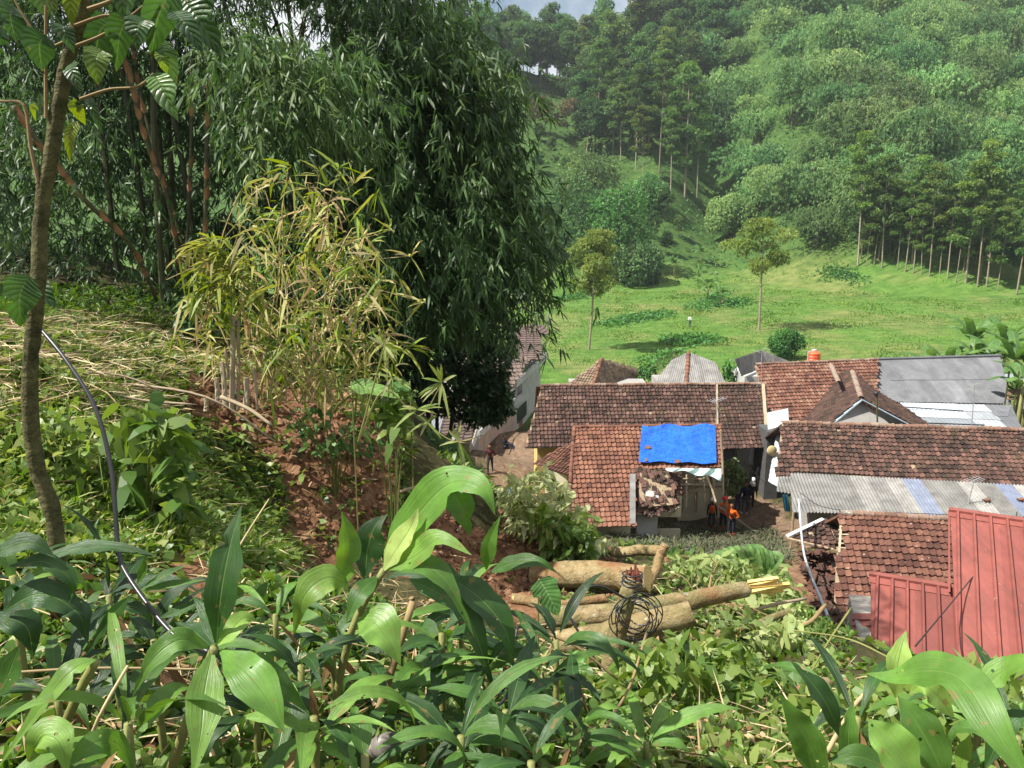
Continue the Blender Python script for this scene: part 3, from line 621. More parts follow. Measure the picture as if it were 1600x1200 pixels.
CLEARS = plain('blue_sheet', [(.13, .155, .22), (.18, .205, .27)], .4, .4, 2, 0)
ZINC = plain('zinc_sheet', [(.22, .24, .26), (.33, .35, .37), (.45, .47, .48)], .45, .5, .9, .1, .01, .75, 1.1, .15)
WHITEM = plain('white_sheet', [(.36, .40, .44), (.50, .53, .55)], .5, .4, 1.5, .1, .01, .8, 1.08)
REDM, t, o = newmat('red_metal_roof')
ge = nd(t, 'NewGeometry').outputs['Position']
c = vary(t, ramp(t, attr(t, 'tint'), [(.165, .050, .042), (.21, .062, .050), (.26, .085, .070)]), 1.4, .8, 1.15, ge)
mp = nd(t, 'Mapping'); mp.inputs['Scale'].default_value = (4.5, .5, .5); t.links.new(ge, mp.inputs[0])
c = mixc(t, math_(t, 'MULTIPLY', math_(t, 'SUBTRACT', noise(t, 1.6, 5, .7, mp.outputs[0]), .48), 2.2, None, True), c, (.095, .045, .034))
c = mixc(t, math_(t, 'MULTIPLY', math_(t, 'SUBTRACT', noise(t, 9., 3, .6, ge), .69), 12., None, True), c, (.34, .25, .17))
pr(t, o, c, .62, .3, bump(t, noise(t, 6., 3, .6, ge), .25, .01))
WALLW = plain('white_wall', [(.36, .36, .35), (.50, .50, .48)], .85, .2, 1.2, .2, .01, .75, 1.1)
WALLG = plain('grey_plaster', [(.26, .25, .235), (.34, .33, .31)], .9, .2, 1.0, .3, .01, .75, 1.12)
WALLC = plain('cream_wall', [(.48, .44, .30), (.58, .55, .40)], .88, .2, 1.0, .3, .01, .7, 1.1)
WALLP = plain('pink_wall', [(.42, .30, .24), (.52, .39, .32)], .88, .2, .8, .2, .01, .75, 1.1)
WALLY = plain('yellow_wall', [(.50, .38, .14), (.55, .42, .17)], .88, .2, 1, .2)
WOOD = plain('weathered_wood', [(.17, .12, .075), (.30, .23, .15), (.42, .36, .26)], .85, .2, 5, .5)
BLUEG = plain('blue_grey_fascia', [(.24, .31, .36), (.32, .39, .44)], .7, .3, 3, .1)
GREENP = plain('green_post', [(.13, .16, .10), (.18, .21, .14)], .7, .3, 3, .1)
BLACKM = plain('black_metal', [(.014, .015, .018), (.03, .03, .034)], .5, .4, 5, 0)
DARKIN = plain('dark_board', [(.05, .05, .05), (.10, .10, .10)], .8, .2, 3, .2)
CONC = plain('concrete', [(.25, .23, .20), (.36, .34, .30)], .9, .2, 1.5, .4)
METAL = plain('antenna_metal', [(.50, .50, .50), (.65, .65, .66)], .35, .5, 5, 0, .01, .8, 1.1, .6)
ZUP = np.array([0, 0, 1.])
class Plane:
    def __init__(s, a, b, c):
        s.O = np.array(a, float); n = nrm(np.cross(np.array(b) - a, np.array(c) - a)); s.N = n if n[2] > 0 else -n
        s.U = nrm(np.cross(ZUP, s.N)); s.V = np.cross(s.U, s.N)        # U level, V
        if s.V[2] > 0: s.V = -s.V; s.U = -s.U
        if s.U[0] < 0 and abs(s.U[0]) > .2: s.U = -s.U
    def px(s, u, v, off=0):
        r = ray(u, v); o = s.O + s.N * off; return CAM + r * (((o - CAM) @ s.N) / (r @ s.N))[..., None]
    def st(s, P): q = np.asarray(P) - s.O; return np.stack([q @ s.U, q @ s.V], -1)
    def at(s, S_, T_, off=0): return s.O + np.multiply.outer(S_, s.U) + np.multiply.outer(T_, s.V) + s.N * off
_tx = np.array([-.50, -.16, .20, .38, .53]); _tz = np.array([.004, .0, .018, .056, .050])
def tile_local(tw, th):
    x = np.tile(_tx * tw, 3); y = np.r_[np.full(5, th * .6), np.full(10, -th * .62)]
    z = np.r_[_tz * .9 - .022, _tz + .038, _tz - .004]
    i = np.arange(4); f = np.vstack([np.stack([i, i + 5, i + 6, i + 1], -1), np.stack([i + 5, i + 10, i + 11, i + 6], -1)])
    return np.stack([x, y, z], -1), f
def tiled(parent, pl, poly, mat, tb=.5, tw=.21, th=.27, nobj=0, holes=0., jit=.012, spread=.17, skip=None, hang=0.):
    pp = pl.st(pl.px(np.array([p[0] for p in poly]), np.array([p[1] for p in poly])))
    S0, S1 = pp[:, 0].min(), pp[:, 0].max(); T0, T1 = pp[:, 1].min(), pp[:, 1].max()
    sg, tg = np.meshgrid(np.arange(S0 + tw / 2, S1 + tw * .4, tw), np.arange(T0 + th * .4, T1 + th * .3, th)); sg, tg = sg.ravel(), tg.ravel()
    k = inpoly(sg, tg, [tuple(q) for q in pp]) & (rng.random(len(sg)) >= holes)
    if skip: k &= ~np.any([inpoly(sg, tg, [tuple(q) for q in pl.st(pl.px(np.array([a[0] for a in h]), np.array([a[1] for a in h])))]) for h in skip], 0)
    sg, tg = sg[k], tg[k]; n = len(sg); sag = .022 * np.sin(sg * 1.1) + .02 * np.sin(sg * .37 + tg)
    tint = np.clip(tb + .16 * fbm(sg, tg, 2.2, 9, 3) + spread * rng.normal(size=n), 0, 1)
    C0 = pl.at(sg + rng.normal(size=n) * jit, tg + rng.normal(size=n) * jit, 0) + np.multiply.outer(sag + rng.normal(size=n) * jit * .4, pl.N)
    an = rng.normal(size=n) * jit * 2.2; X_ = np.cos(an)[:, None] * pl.U + np.sin(an)[:, None] * pl.V; Y_ = np.cross(pl.N, X_)
    if (Y_[0] @ pl.V) > 0: Y_ = -Y_
    if hang: Nn = nrm(pl.N + rng.normal(size=(n, 3)) * hang)
    else: Nn = np.repeat(pl.N[None], n, 0)
    L, f = tile_local(tw, th)
    deck = pl.at(pp[:, 0], pp[:, 1], -.05); m_ = len(deck)
    V = np.vstack([deck, deck - pl.N * .05]); a = Acc()
    ear = ear_clip(pp); a.add(V, [[q[0], q[1], q[2]] for q in ear] + [[q[2] + m_, q[1] + m_, q[0] + m_] for q in ear], [[i, (i + 1) % m_, m_ + (i + 1) % m_, m_ + i] for i in range(m_)])
    parent = a.obj('roof', WOOD, parent)
    order = np.argsort(np.linalg.norm(C0 - CAM, axis=1)); ob = order[:nobj]; jn = order[nobj:]
    if len(ob):
        lv = 8; ms = [mesh_np('tile', L, None, f, mat, {'tint': np.full(15, (q + .5) / lv)}, False) for q in range(lv)]
        for i in ob:
            M = Matrix(((X_[i][0], Y_[i][0], Nn[i][0], C0[i][0]), (X_[i][1], Y_[i][1], Nn[i][1], C0[i][1]), (X_[i][2], Y_[i][2], Nn[i][2], C0[i][2]), (0, 0, 0, 1)))
            link('tile', ms[min(int(tint[i] * lv), lv - 1)], parent, M)
    if len(jn):
        V = C0[jn][:, None] + L[None, :, 0:1] * X_[jn][:, None] + L[None, :, 1:2] * Y_[jn][:, None] + L[None, :, 2:3] * Nn[jn][:, None]
        a = Acc(); a.add(V.reshape(-1, 3), None, (np.arange(len(jn))[:, None, None] * 15 + f[None]).reshape(-1, 4), np.repeat(tint[jn], 15)); a.obj('tile_field', mat, parent, False, 'stuff')
def ear_clip(p):
    p = np.asarray(p); idx = list(range(len(p))); out = []
    ar = sum(p[i][0] * p[(i + 1) % len(p)][1] - p[(i + 1) % len(p)][0] * p[i][1] for i in range(len(p)))
    if ar < 0: idx.reverse()
    g = 0
    while len(idx) > 3 and g < 200:
        g += 1
        for j in range(len(idx)):
            a, b, c = idx[j - 1], idx[j], idx[(j + 1) % len(idx)]
            cx = (p[b][0] - p[a][0]) * (p[c][1] - p[a][1]) - (p[b][1] - p[a][1]) * (p[c][0] - p[a][0])
            if cx <= 1e-9: continue
            if any(inpoly(p[q][0], p[q][1], [tuple(p[a]), tuple(p[b]), tuple(p[c])]) for q in idx if q not in (a, b, c)): continue
            out.append((a, b, c)); idx.pop(j); break
        else: break
    out.append(tuple(idx[:3])); return out
def ridge(parent, a, b, mat=T_RIDGE, r=.11, step=.33, tb=.5, up=.03):
    a = np.array(a, float); b = np.array(b, float); d = b - a; L = np.linalg.norm(d); d /= L; x = nrm(np.cross(d, ZUP)); z = np.cross(x, d); n = int(L / step) + 1
    th = np.linspace(-.25, math.pi + .25, 7); q = []
    for k, (yy, rr) in enumerate([(-step * .56, r * .86), (step * .40, r), (step * .46, r * 1.18), (step * .56, r * 1.18)]): q.append(np.stack([np.cos(th) * rr, np.full(7, yy), np.sin(th) * rr * .8], -1))
    i = np.arange(3)[:, None] * 7 + np.arange(6)[None]; f = np.stack([i, i + 7, i + 8, i + 1], -1).reshape(-1, 4)
    ms = [mesh_np('ridge_tile', np.vstack(q), None, f, mat, {'tint': np.full(28, (k + .5) / 5)}) for k in range(5)]
    for k in range(n):
        p = a + d * (k + .5) * L / n + np.array([0, 0, up + .012 * math.sin(k * .8)]) + rng.normal(size=3) * .006
        M = Matrix(((x[0], d[0], z[0], p[0]), (x[1], d[1], z[1], p[1]), (x[2], d[2], z[2], p[2]), (0, 0, 0, 1)))
        link('ridge_tile', ms[int(np.clip(tb * 5 + rng.normal() * .9, 0, 4))], parent, M)
def sheets(parent, pl, poly, mat, sw=.8, sl=1.7, pitch=.13, amp=.025, name='roof_sheet', box_rib=False, tb=.5, alt=None, over=.10, lift=0., spread=.2):
    """corrugated or ribbed sheets, columns of width sw cut to the outline"""
    pp = pl.st(pl.px(np.array([p[0] for p in poly]), np.array([p[1] for p in poly]))); P2 = [tuple(q) for q in pp]
    S0, S1 = pp[:, 0].min(), pp[:, 0].max(); n = max(1, round((S1 - S0) / sw)); w_ = (S1 - S0) / n
    for k in range(n):
        sc_ = S0 + (k + .5) * w_; tt = np.linspace(pp[:, 1].min(), pp[:, 1].max(), 160); ok = inpoly(np.full(160, sc_), tt, P2)
        if not ok.any(): continue
        t0, t1 = tt[ok][0], tt[ok][-1]; m_ = max(1, round((t1 - t0) / sl))
        for j in range(m_):
            if box_rib:
                nr = max(1, round(w_ / pitch)); x = []; z = []
                for r_ in range(nr):
                    b = (r_ + .5) / nr * w_ - w_ / 2
                    x += [b - pitch * .14, b - pitch * .06, b + pitch * .06, b + pitch * .14]; z += [0, amp, amp, 0]
                x = np.array([-w_ * .5] + x + [w_ * .5]); z = np.array([0] + z + [0])
            else:
                x = np.linspace(-w_ * .53, w_ * .53, int(w_ / pitch * 6) + 1); z = amp * np.sin((x + k * w_) / pitch * 6.283)
            lo_ = np.zeros(len(x)); hi_ = np.zeros(len(x)); xx_ = np.clip(x + sc_, S0 + .002, S1 - .002); t2 = np.linspace(pp[:, 1].min(), pp[:, 1].max(), 240)
            okg = inpoly(np.repeat(xx_[:, None], 240, 1), np.repeat(t2[None], len(x), 0), P2)
            for e_ in range(len(x)):
                kk_ = np.nonzero(okg[e_])[0]; lo_[e_], hi_[e_] = (t2[kk_[0]], t2[kk_[-1]]) if len(kk_) else (.5 * (t0 + t1), .5 * (t0 + t1))
            a0, a1 = lo_ + (hi_ - lo_) * j / m_ - (over if j else 0), lo_ + (hi_ - lo_) * (j + 1) / m_; tj = rng.normal() * .008
            S_ = np.r_[x, x] + sc_; T_ = np.r_[a0, a1 + tj]; zz = np.r_[z, z + .0] + lift + np.r_[np.full(len(x), .004 * (m_ - j)), np.full(len(x), .022 + .004 * (m_ - j))] + (k % 2) * .004
            V = pl.O + S_[:, None] * pl.U + T_[:, None] * pl.V + zz[:, None] * pl.N; c = len(x); i = np.arange(c - 1)
            V2 = np.vstack([V, V - pl.N * .006])
            f = np.vstack([np.stack([i, i + 1, i + c + 1, i + c], -1), np.stack([i + 2 * c, i + 3 * c, i + 3 * c + 1, i + 2 * c + 1], -1), np.stack([i + c, i + c + 1, i + 3 * c + 1, i + 3 * c], -1)])
            mm = mat
            if alt and alt(k, j, n) is not None: mm = alt(k, j, n)
            a = Acc(); a.add(V2, None, f, np.clip(tb + rng.normal() * spread, 0, 1)); a.obj(name, mm, parent)
def walls(parent, poly, z0, z1, mat, name='wall', t=.5):
    a = Acc(); a.prism(poly, z0, z1, t); return a.obj(name, mat, parent)
def ctr(*P): return np.mean(np.array(P), 0)
def gz(x, y): return float(H(np.array(x), np.array(y)))
# --- long brown-tiled house, middle of the village
a_, b_, c_ = pz(846, 603, 6.), pz(1196, 600, 6.), pz(830, 697, 3.5); pl = Plane(a_, b_, c_)
h = thing('tiled_house', 'long brown-tiled house behind the blue tarpaulin, with open porch at right', 'house', (ctr(a_, b_)[0], 41, -1))
tiled(h, pl, [(846, 603), (1118, 601), (1118, 698), (820, 699)], T_BROWN, .48, .205, .26, 150, .006, spread=.2)
tiled(h, pl, [(1122, 601), (1196, 600), (1200, 698), (1123, 698)], T_BROWN, .40, .205, .26, 150, .004)
ridge(h, a_, b_, T_RIDGE, .12, .33, .35)
e1, e2 = pl.px(1192, 601, .05), pl.px(1199, 699, .05); A = Acc(); A.bar(e1, e2, .16, .16, pl.N, .8); A.obj('verge_board', WOOD, h)
e1, e2 = pl.px(1120, 600, .04), pl.px(1121, 699, .04); A = Acc(); A.bar(e1, e2, .10, .10, pl.N, .6); A.obj('roof_batten', WOOD, h)
back = np.array([0, 7.2, 0]); q = [a_ + [-.3, .05, 0], b_ + [0, .05, 0], b_ + [0, 3.6, -2.5], a_ + [-.3, 3.6, -2.5]]; A = Acc(); A.slab([q[3], q[0], q[1], q[2]], .08); A.obj('back_roof_slope', T_BROWN, h)
ef = pl.px(840, 694); er = pl.px(1122, 694); walls(h, [(ef[0], ef[1] + .5), (er[0], er[1] + .5), (er[0], er[1] + 6), (ef[0], ef[1] + 6)], -3.2, 3.35, WALLY)
ep = pl.px(1198, 694); walls(h, [(er[0], er[1] + 2.6), (ep[0], ep[1] + 2.6), (ep[0], ep[1] + 6), (er[0], er[1] + 6)], -2.5, 3.3, WALLG, 'porch_wall')
for uu in (1157, 1196):
    p = pl.px(uu, 692); A = Acc(); A.box((p[0], p[1] + .35, 1.2), (.17, .17, 4.2)); A.obj('post', GREENP, h)
p = pl.px(1140, 692); A = Acc(); A.box((p[0], p[1] + .3, 2.6), (.8, .06, 1.3)); A.obj('notice_board', DARKIN, h)
# --- orange-tiled house with the blue tarpaulin
a_, b_, c_ = pz(897, 668, 5.3), pz(1126, 665, 5.3), pz(915, 800, 2.75); plo = Plane(a_, b_, c_)
h = thing('tiled_house', 'orange-tiled house partly collapsed, blue tarpaulin on its roof', 'house', (ctr(a_, b_)[0], 33, 0))
tiled(h, plo, [(897, 668), (1126, 665), (1127, 733), (992, 733), (990, 820), (886, 820)], T_ORANGE, .52, .21, .27, 300, .002, spread=.15)
ridge(h, plo.px(896, 668), plo.px(1126, 665), T_ORANGE, .10, .33, .45); ridge(h, plo.px(897, 668), plo.px(886, 818), T_ORANGE, .09, .33, .5)
q = [a_ + [0, .05, -.02], b_ + [0, .05, -.02], b_ + [0, 2.2, -1.2], a_ + [0, 2.2, -1.2]]; A = Acc(); A.slab([q[3], q[0], q[1], q[2]], .08); A.obj('back_roof_slope', T_ORANGE, h)
p0, p1 = plo.px(893, 812), plo.px(988, 812); walls(h, [(p0[0], p0[1] + .4), (p1[0], p1[1] + .4), (p1[0], p1[1] + 5.0), (p0[0], p0[1] + 5.0)], 0, 2.3, WALLC)
p0, p1 = pt(994, 850, 32.2), pt(1026, 850, 32.2); A = Acc(); A.prism([(p0[0], p0[1]), (p1[0], p1[1]), (p1[0], p1[1] + .25), (p0[0], p0[1] + .25)], .2, 2.7); A.obj('pillar_wall', WALLW, h)
p0, p1 = pt(1026, 850, 32.6), pt(1062, 850, 32.6); A = Acc(); A.prism([(p0[0], p0[1]), (p1[0], p1[1]), (p1[0], p1[1] + .15), (p0[0], p0[1] + .15)], 1.95, 2.9); A.prism([(p0[0], p0[1]), (p1[0], p1[1]), (p1[0], p1[1] + .15), (p0[0], p0[1] + .15)], .3, 1.35); A.obj('front_wall', WALLC, h)
p0, p1 = pt(1060, 800, 37.0), pt(1136, 800, 36.9); A = Acc(); A.prism([(p0[0], p0[1]), (p1[0], p1[1]), (p1[0], p1[1] + .18), (p0[0], p0[1] + .18)], .0, 2.9); A.obj('rear_wall', WALLC, h)
A = Acc()
for q in (.0, .33, .66, 1.): A.bar(pt(1066 + 66 * q, 800, 36.84), [pt(1066 + 66 * q, 800, 36.84)[0], 36.84, 2.95], .07, .07, (0, 1, 0), .3)
A.bar([p0[0], 36.84, 1.9], [p1[0], 36.78, 1.9], .06, .08, t=.3); A.obj('wall_frame', WOOD, h)
A = Acc(); A.slab([plo.px(984, 740, .1), plo.px(984, 818, .1), plo.px(993, 818, .1), plo.px(993, 740, .1)], .05); A.obj('edge_board', ASB, h)
# collapsed strip of roof hanging from it
pc = Plane(pt(994, 733, 33.2), pt(1060, 736, 33.3), pt(1000, 806, 31.7))
h2 = thing('collapsed_roof', 'hanging patch of jumbled grey-brown tiles below the tarpaulin', 'roof', pt(1020, 800, 32), None)
tiled(h2, pc, [(993, 733), (1062, 737), (1061, 790), (1042, 797), (1024, 809), (992, 802)], T_DARK, .50, .16, .19, 300, .03, .04, .28, [[(1033, 750), (1044, 750), (1044, 762), (1033, 762)]], .30)
tiled(h2, Plane(pc.O + pc.N * .1, pc.O + pc.U + pc.N * .12, pc.O + pc.V + pc.N * .14), [(1000, 738), (1058, 742), (1052, 788), (998, 792)], T_DARK, .62, .2, .24, 120, .5, .06, .25, None, .35)
A = Acc(); A.slab([pc.px(1009, 775, .22), pc.px(1009, 766, .22), pc.px(1029, 768, .22), pc.px(1029, 778, .22)][::-1], .02); A.obj('white_panel', WALLW, h2)
# tarpaulin
TARP, t, o = newmat('blue_tarpaulin'); ge = nd(t, 'NewGeometry').outputs['Position']
pr(t, o, vary(t, ramp(t, noise(t, 2., 3, .6, ge), [(.3, (.004, .105, .66)), (.7, (.010, .155, .80))]), 6., .85, 1.12, ge), .38, .4, bump(t, noise(t, 4., 6, .68, ge, 2.5), 1., .12))
nu, nv = 46, 26; G = []
for j in range(nv):
    for i in range(nu):
        s, q = i / (nu - 1), j / (nv - 1); u = (1003 + 115 * s) * (1 - q) + (998 + 121.5 * s) * q; v = (664.5 - .5 * s + 2.2 * math.sin(s * 13)) * (1 - q) + (721 + 3 * s + 1.2 * math.sin(s * 17)) * q
        G.append(plo.px(u, v, .17 + .045 * math.sin(9 * s + 3 * math.sin(4 * q)) * math.sin(3 * q + 1) + .022 * math.sin(31 * s * (1 - .3 * q) + 5 * q) * (.3 + .7 * (1 - q)) + .014 * math.sin(40 * q + 22 * s)))
G = np.array(G); i = np.arange(nv - 1)[:, None] * nu + np.arange(nu - 1)[None]; f = np.stack([i, i + 1, i + nu + 1, i + nu], -1).reshape(-1, 4); nn = len(G)
o = link('tarpaulin', mesh_np('tarpaulin', np.vstack([G, G - plo.N * .006]), None, np.vstack([f, f[:, ::-1] + nn]), TARP, None, True)); tag(o, 'bright blue tarpaulin spread over the orange roof', 'tarpaulin')
for u, v, lb in [(1012, 699, 'clay tile lying on the left middle of the blue tarpaulin'), (1007, 719, 'clay tile weighing down the lower left corner of the tarpaulin'), (1058, 721, 'clay tile weighing down the lower middle edge of the tarpaulin')]:
    L, f = tile_local(.24, .2); P = plo.px(u, v, .17); V = P + L[:, 0:1] * plo.U - L[:, 1:2] * plo.V + L[:, 2:3] * plo.N
    V = np.vstack([V, V - plo.N * .02]); tag(link('roof_tile', mesh_np('roof_tile', V, None, np.vstack([f, f[:, ::-1] + 15]), T_ORANGE, {'tint': np.full(30, .5)})), lb, 'roof tile')
# plastic sheet under the tarpaulin's eave
PLAST = plain('teal_plastic', [(.34, .50, .46), (.48, .62, .58)], .5, .3, 2, .1)
nu, nv = 40, 8; G = []
for j in range(nv):
    for i in range(nu):
        s, q = i / (nu - 1), j / (nv - 1); G.append(pt(1040 + 87 * s, 731 + 1.5 * s + (3.5 + 14 * s ** 1.6 + 2 * math.sin(14 * s)) * q, 33.0 - .35 * q + .12 * math.sin(s * 22 + q * 3) - .1 * s))
G = np.array(G); i = np.arange(nv - 1)[:, None] * nu + np.arange(nu - 1)[None]; f = np.stack([i, i + 1, i + nu + 1, i + nu], -1).reshape(-1, 4); nn = len(G)
tag(link('plastic_sheet', mesh_np('plastic_sheet', np.vstack([G, G + [0, .006, .004]]), None, np.vstack([f, f[:, ::-1] + nn]), PLAST, {'tint': np.tile(rng.random(nn), 2)}, True)), 'crumpled pale teal plastic sheet along the eave below the tarpaulin', 'plastic sheet')
sf = thing('bamboo_scaffold', 'bamboo pole frame left standing under the broken eave', 'frame', pt(1080, 795, 33.2))
for u0, v0, u1, v1 in [(1058, 742, 1058, 808), (1073, 742, 1072, 792), (1087, 744, 1086, 790), (1100, 746, 1101, 782), (1056, 748, 1104, 749), (1056, 757, 1092, 757), (1058, 768, 1104, 768), (1060, 745, 1064, 796), (1066, 778, 1094, 762)]:
    A = Acc(); A.tube([pt(u0, v0, 33.1), pt(u1, v1, 33.0)], .04, 6, rng.random()); A.obj('pole', WOOD, sf)
for u0, v0, u1, v1, d, lb in [(1104, 742, 1119, 786, 33.6, 'wooden pole leaning under the teal plastic sheet'), (1126, 672, 1130, 772, 33.2, 'thin upright pole at the right end of the tarpaulin'), (1112, 744, 1116, 780, 34.2, 'short prop standing behind the leaning pole'), (1045, 806, 1060, 792, 32.2, 'short plank sloping below the jumbled tiles'), (1120, 790, 1185, 835, 34.5, 'thin log lying on the slope behind the rescue workers')]:
    A = Acc(); A.tube(cr([pt(u0, v0, d), pt((u0 + u1) / 2 + 1, (v0 + v1) / 2, d), pt(u1, v1, d - .3)], 3), .05, 6, .6); tag(A.obj('wooden_pole', WOOD), lb, 'pole')
# small lean-to roof left of the orange house
p1, p2, p3 = pt(880, 697, 37.2), pt(838, 723, 36.6), pt(893, 742, 34.8); pls = Plane(p1, p2, p3)
h = thing('lean_to', 'small brown-tiled lean-to at the left of the orange roof', 'shed', (p2[0], p2[1], -1)); tiled(h, pls, [(880, 696), (898, 700), (893, 744), (866, 735), (836, 723)], T_RED, .35, .2, .26)
walls(h, [(p2[0] + .4, 35.6), (p3[0] - .2, 35.2), (p3[0] - .2, 37.2), (p2[0] + .5, 37.2)], -2.5, 3.1, WALLC)
# --- right long roof with grey awning
a_, b_, c_ = pz(1222, 661, 5.6), pz(1640, 674, 5.6), pz(1240, 736, 4.15); pl = Plane(a_, b_, c_)
h = thing('tiled_house', 'long dark-tiled house at right with a grey corrugated awning in front', 'house', (ctr(a_, b_)[0], 33, 0))
tiled(h, pl, [(1222, 661), (1640, 674), (1640, 762), (1245, 738), (1212, 743)], T_DARK, .56, .21, .27, 300, .002, spread=.24); ridge(h, a_, b_, T_RIDGE, .14, .36, .3)
q = [a_ + [0, .05, -.03], b_ + [0, .05, -.03], b_ + [.3, 3.2, -1.6], a_ + [.3, 3.2, -1.6]]; A = Acc(); A.slab([q[3], q[0], q[1], q[2]], .08); A.obj('back_roof_slope', T_DARK, h)
p0, p1 = pl.px(1228, 736), pl.px(1640, 758); walls(h, [(p0[0] + 1.3, p0[1] + .3), (p1[0], p1[1] + .3), (p1[0], p1[1] + 6), (p0[0] + 2.6, p0[1] + 6)], -1, 3.95, WALLG)
pa = Plane(pz(1240, 737, 4.1), pz(1640, 759, 4.1), pz(1240, 802, 3.55))
def _alt(k, j, n): return CLEARS if abs(k - int(n * .475)) < 1 or k == int(n * .83) else None
sheets(h, pa, [(1234, 738), (1640, 760), (1640, 813), (1480, 807), (1238, 801)], ASB, .72, 9, .13, .026, 'awning_sheet', alt=_alt, spread=.25)
sheets(h, Plane(pa.O - pa.N * .06, pa.O + pa.U - pa.N * .06, pa.O + pa.V - pa.N * .06), [(1217, 741), (1240, 740), (1236, 772), (1213, 768)], ASB, .75, 9, .13, .026, 'awning_sheet')
A = Acc()
for uu in (1240, 1300, 1400, 1500): p = pa.px(uu, 800 + (uu - 1240) * .03, -.08); A.tube([p, [p[0], p[1], gz(p[0], p[1]) - .3]], .05, 6)
A.obj('awning_post', WOOD, h, False, 'stuff')
for u, v, lb in [(1541, 781, 'loose clay tile lying on the awning left of the second blue sheet'), (1594, 780, 'loose clay tile lying on the awning near the photo edge')]:
    L, f = tile_local(.22, .2); P = pa.px(u, v, .09); V = P + L[:, 0:1] * pa.U - L[:, 1:2] * pa.V + L[:, 2:3] * pa.N
    V = np.vstack([V, V - pa.N * .02]); tag(link('roof_tile', mesh_np('roof_tile', V, None, np.vstack([f, f[:, ::-1] + 15]), T_ORANGE, {'tint': np.full(30, .6)})), lb, 'roof tile')
# --- front tiled roof
a_, b_, c_ = pz(1313, 802, 5.), pz(1500, 813, 5.), pz(1306, 970, 3.); pl = Plane(a_, b_, c_)
h = thing('tiled_house', 'lichen-spotted tiled house in front of the grey awning, left of the red roof', 'house', (ctr(a_, b_)[0], 24, 2.4))
tiled(h, pl, [(1313, 802), (1500, 813), (1500, 977), (1302, 972), (1308, 862), (1322, 860), (1322, 826), (1312, 824)], T_RED, .36, .215, .275, 300, .003, spread=.15); ridge(h, a_, b_, T_RIDGE, .13, .36, .45)
A = Acc()
for v0 in (828, 835, 842, 849, 856): A.bar(pl.px(1310, v0, -.02), pl.px(1330, v0 + 1, -.02), .05, .04, pl.N, .7)
A.bar(pl.px(1314, 822, -.02), pl.px(1311, 864, -.02), .07, .06, pl.N, .8); A.obj('bare_rafters', WOOD, h)
q = [a_ + [0, .04, -.03], b_ + [0, .04, -.03], b_ + [.2, 2.6, -1.6], a_ + [.2, 2.6, -1.6]]; A = Acc(); A.slab([q[3], q[0], q[1], q[2]], .08); A.obj('back_roof_slope', T_RED, h)
p0, p1 = pl.px(1320, 960), pl.px(1498, 965); walls(h, [(p0[0] + 1.2, p0[1] + 1.3), (p1[0], p1[1] + 1.3), (p1[0], p1[1] + 4.2), (p0[0] + 1.2, p0[1] + 4.2)], 0, 2.95, CONC)
# broken side roof
pb = Plane(pt(1232, 841, 26.0), pt(1284, 814, 27.0), pt(1262, 853, 25.5))
h = thing('broken_roof', 'collapsed side roof of brown tiles with snapped battens', 'roof', pt(1270, 850, 25.6))
tiled(h, pb, [(1232, 841), (1283, 813), (1313, 826), (1312, 856), (1262, 853)], T_BROWN, .45, .22, .27, 160, .02, .03, .22, None, .1)
A = Acc(); A.bar(pb.px(1230, 842, .02), pb.px(1312, 862, .02), .09, .10, pb.N, .5); A.obj('batten', WOOD, h)
A = Acc(); A.bar(pb.px(1230, 838, .1), pb.px(1286, 811, .1), .14, .06, pb.N, .9); A.obj('white_verge', WALLW, h)
# fallen tiles
L, f = tile_local(.21, .27); L2 = np.vstack([L, L - [0, 0, .015]]); f2 = np.vstack([f, f[:, ::-1] + 15]); ms = [mesh_np('fallen_tile', L2, None, f2, mm, {'tint': np.full(30, q)}) for mm, q in ((T_BROWN, .5), (T_RED, .4), (T_ORANGE, .5), (T_DARK, .6))]
for u, v in sample_poly([(1250, 862), (1308, 868), (1306, 985), (1285, 985), (1255, 900)], 190):
    P = hit(u, v, 8); P[2] += .04 + .22 * rng.random(); og = u > 1288 and 872 < v < 910
    o = link('fallen_tile', ms[2 if og else int(rng.choice([0, 1, 3]))]); o.location = P; o.rotation_euler = (rng.normal() * .5, rng.normal() * .5, rng.random() * 6.28)
    tag(o, 'orange roof tile in the heap beside the broken side roof' if og else 'broken brown roof tile in the rubble left of the lichen-spotted roof', 'roof tile', 'fallen roof tiles')
# --- red metal roofs
h = thing('red_roofed_house', 'house with faded red ribbed metal roof at the right edge', 'house', (12, 17, 2.5))
pr1 = Plane(pz(1484, 797, 7.6), pz(1640, 820, 7.6), pz(1490, 1062, 5.9)); pr2 = Plane(pz(1360, 896, 6.6), pz(1502, 920, 6.6), pz(1360, 1045, 5.55))
sheets(h, pr1, [(1484, 797), (1640, 820), (1640, 1080), (1500, 1070), (1488, 920)], REDM, 1.02, 9, .34, .075, 'roof_panel', True, .5)
sheets(h, pr2, [(1360, 896), (1502, 920), (1502, 1072), (1357, 1048)], REDM, 1.02, 9, .34, .075, 'roof_panel', True, .45)
for p_, u0, v0, u1, v1 in ((pr1, 1483, 797, 1640, 820), (pr2, 1358, 897, 1504, 921)):
    A = Acc(); e0, e1 = p_.px(u0, v0, .03), p_.px(u1, v1, .03); d = nrm(e1 - e0)
    A.slab([e0 - p_.V * .02, e0 + p_.V * .26, e1 + p_.V * .26, e1 - p_.V * .02], .015, .6); A.tube([e0 + [0, 0, .02], e1 + [0, 0, .02]], .07, 8, .6); A.obj('ridge_cap', REDM, h)
pr3 = Plane(pz(1330, 960, 5.2), pz(1358, 958, 5.35), pz(1330, 1040, 4.7)); A = Acc()
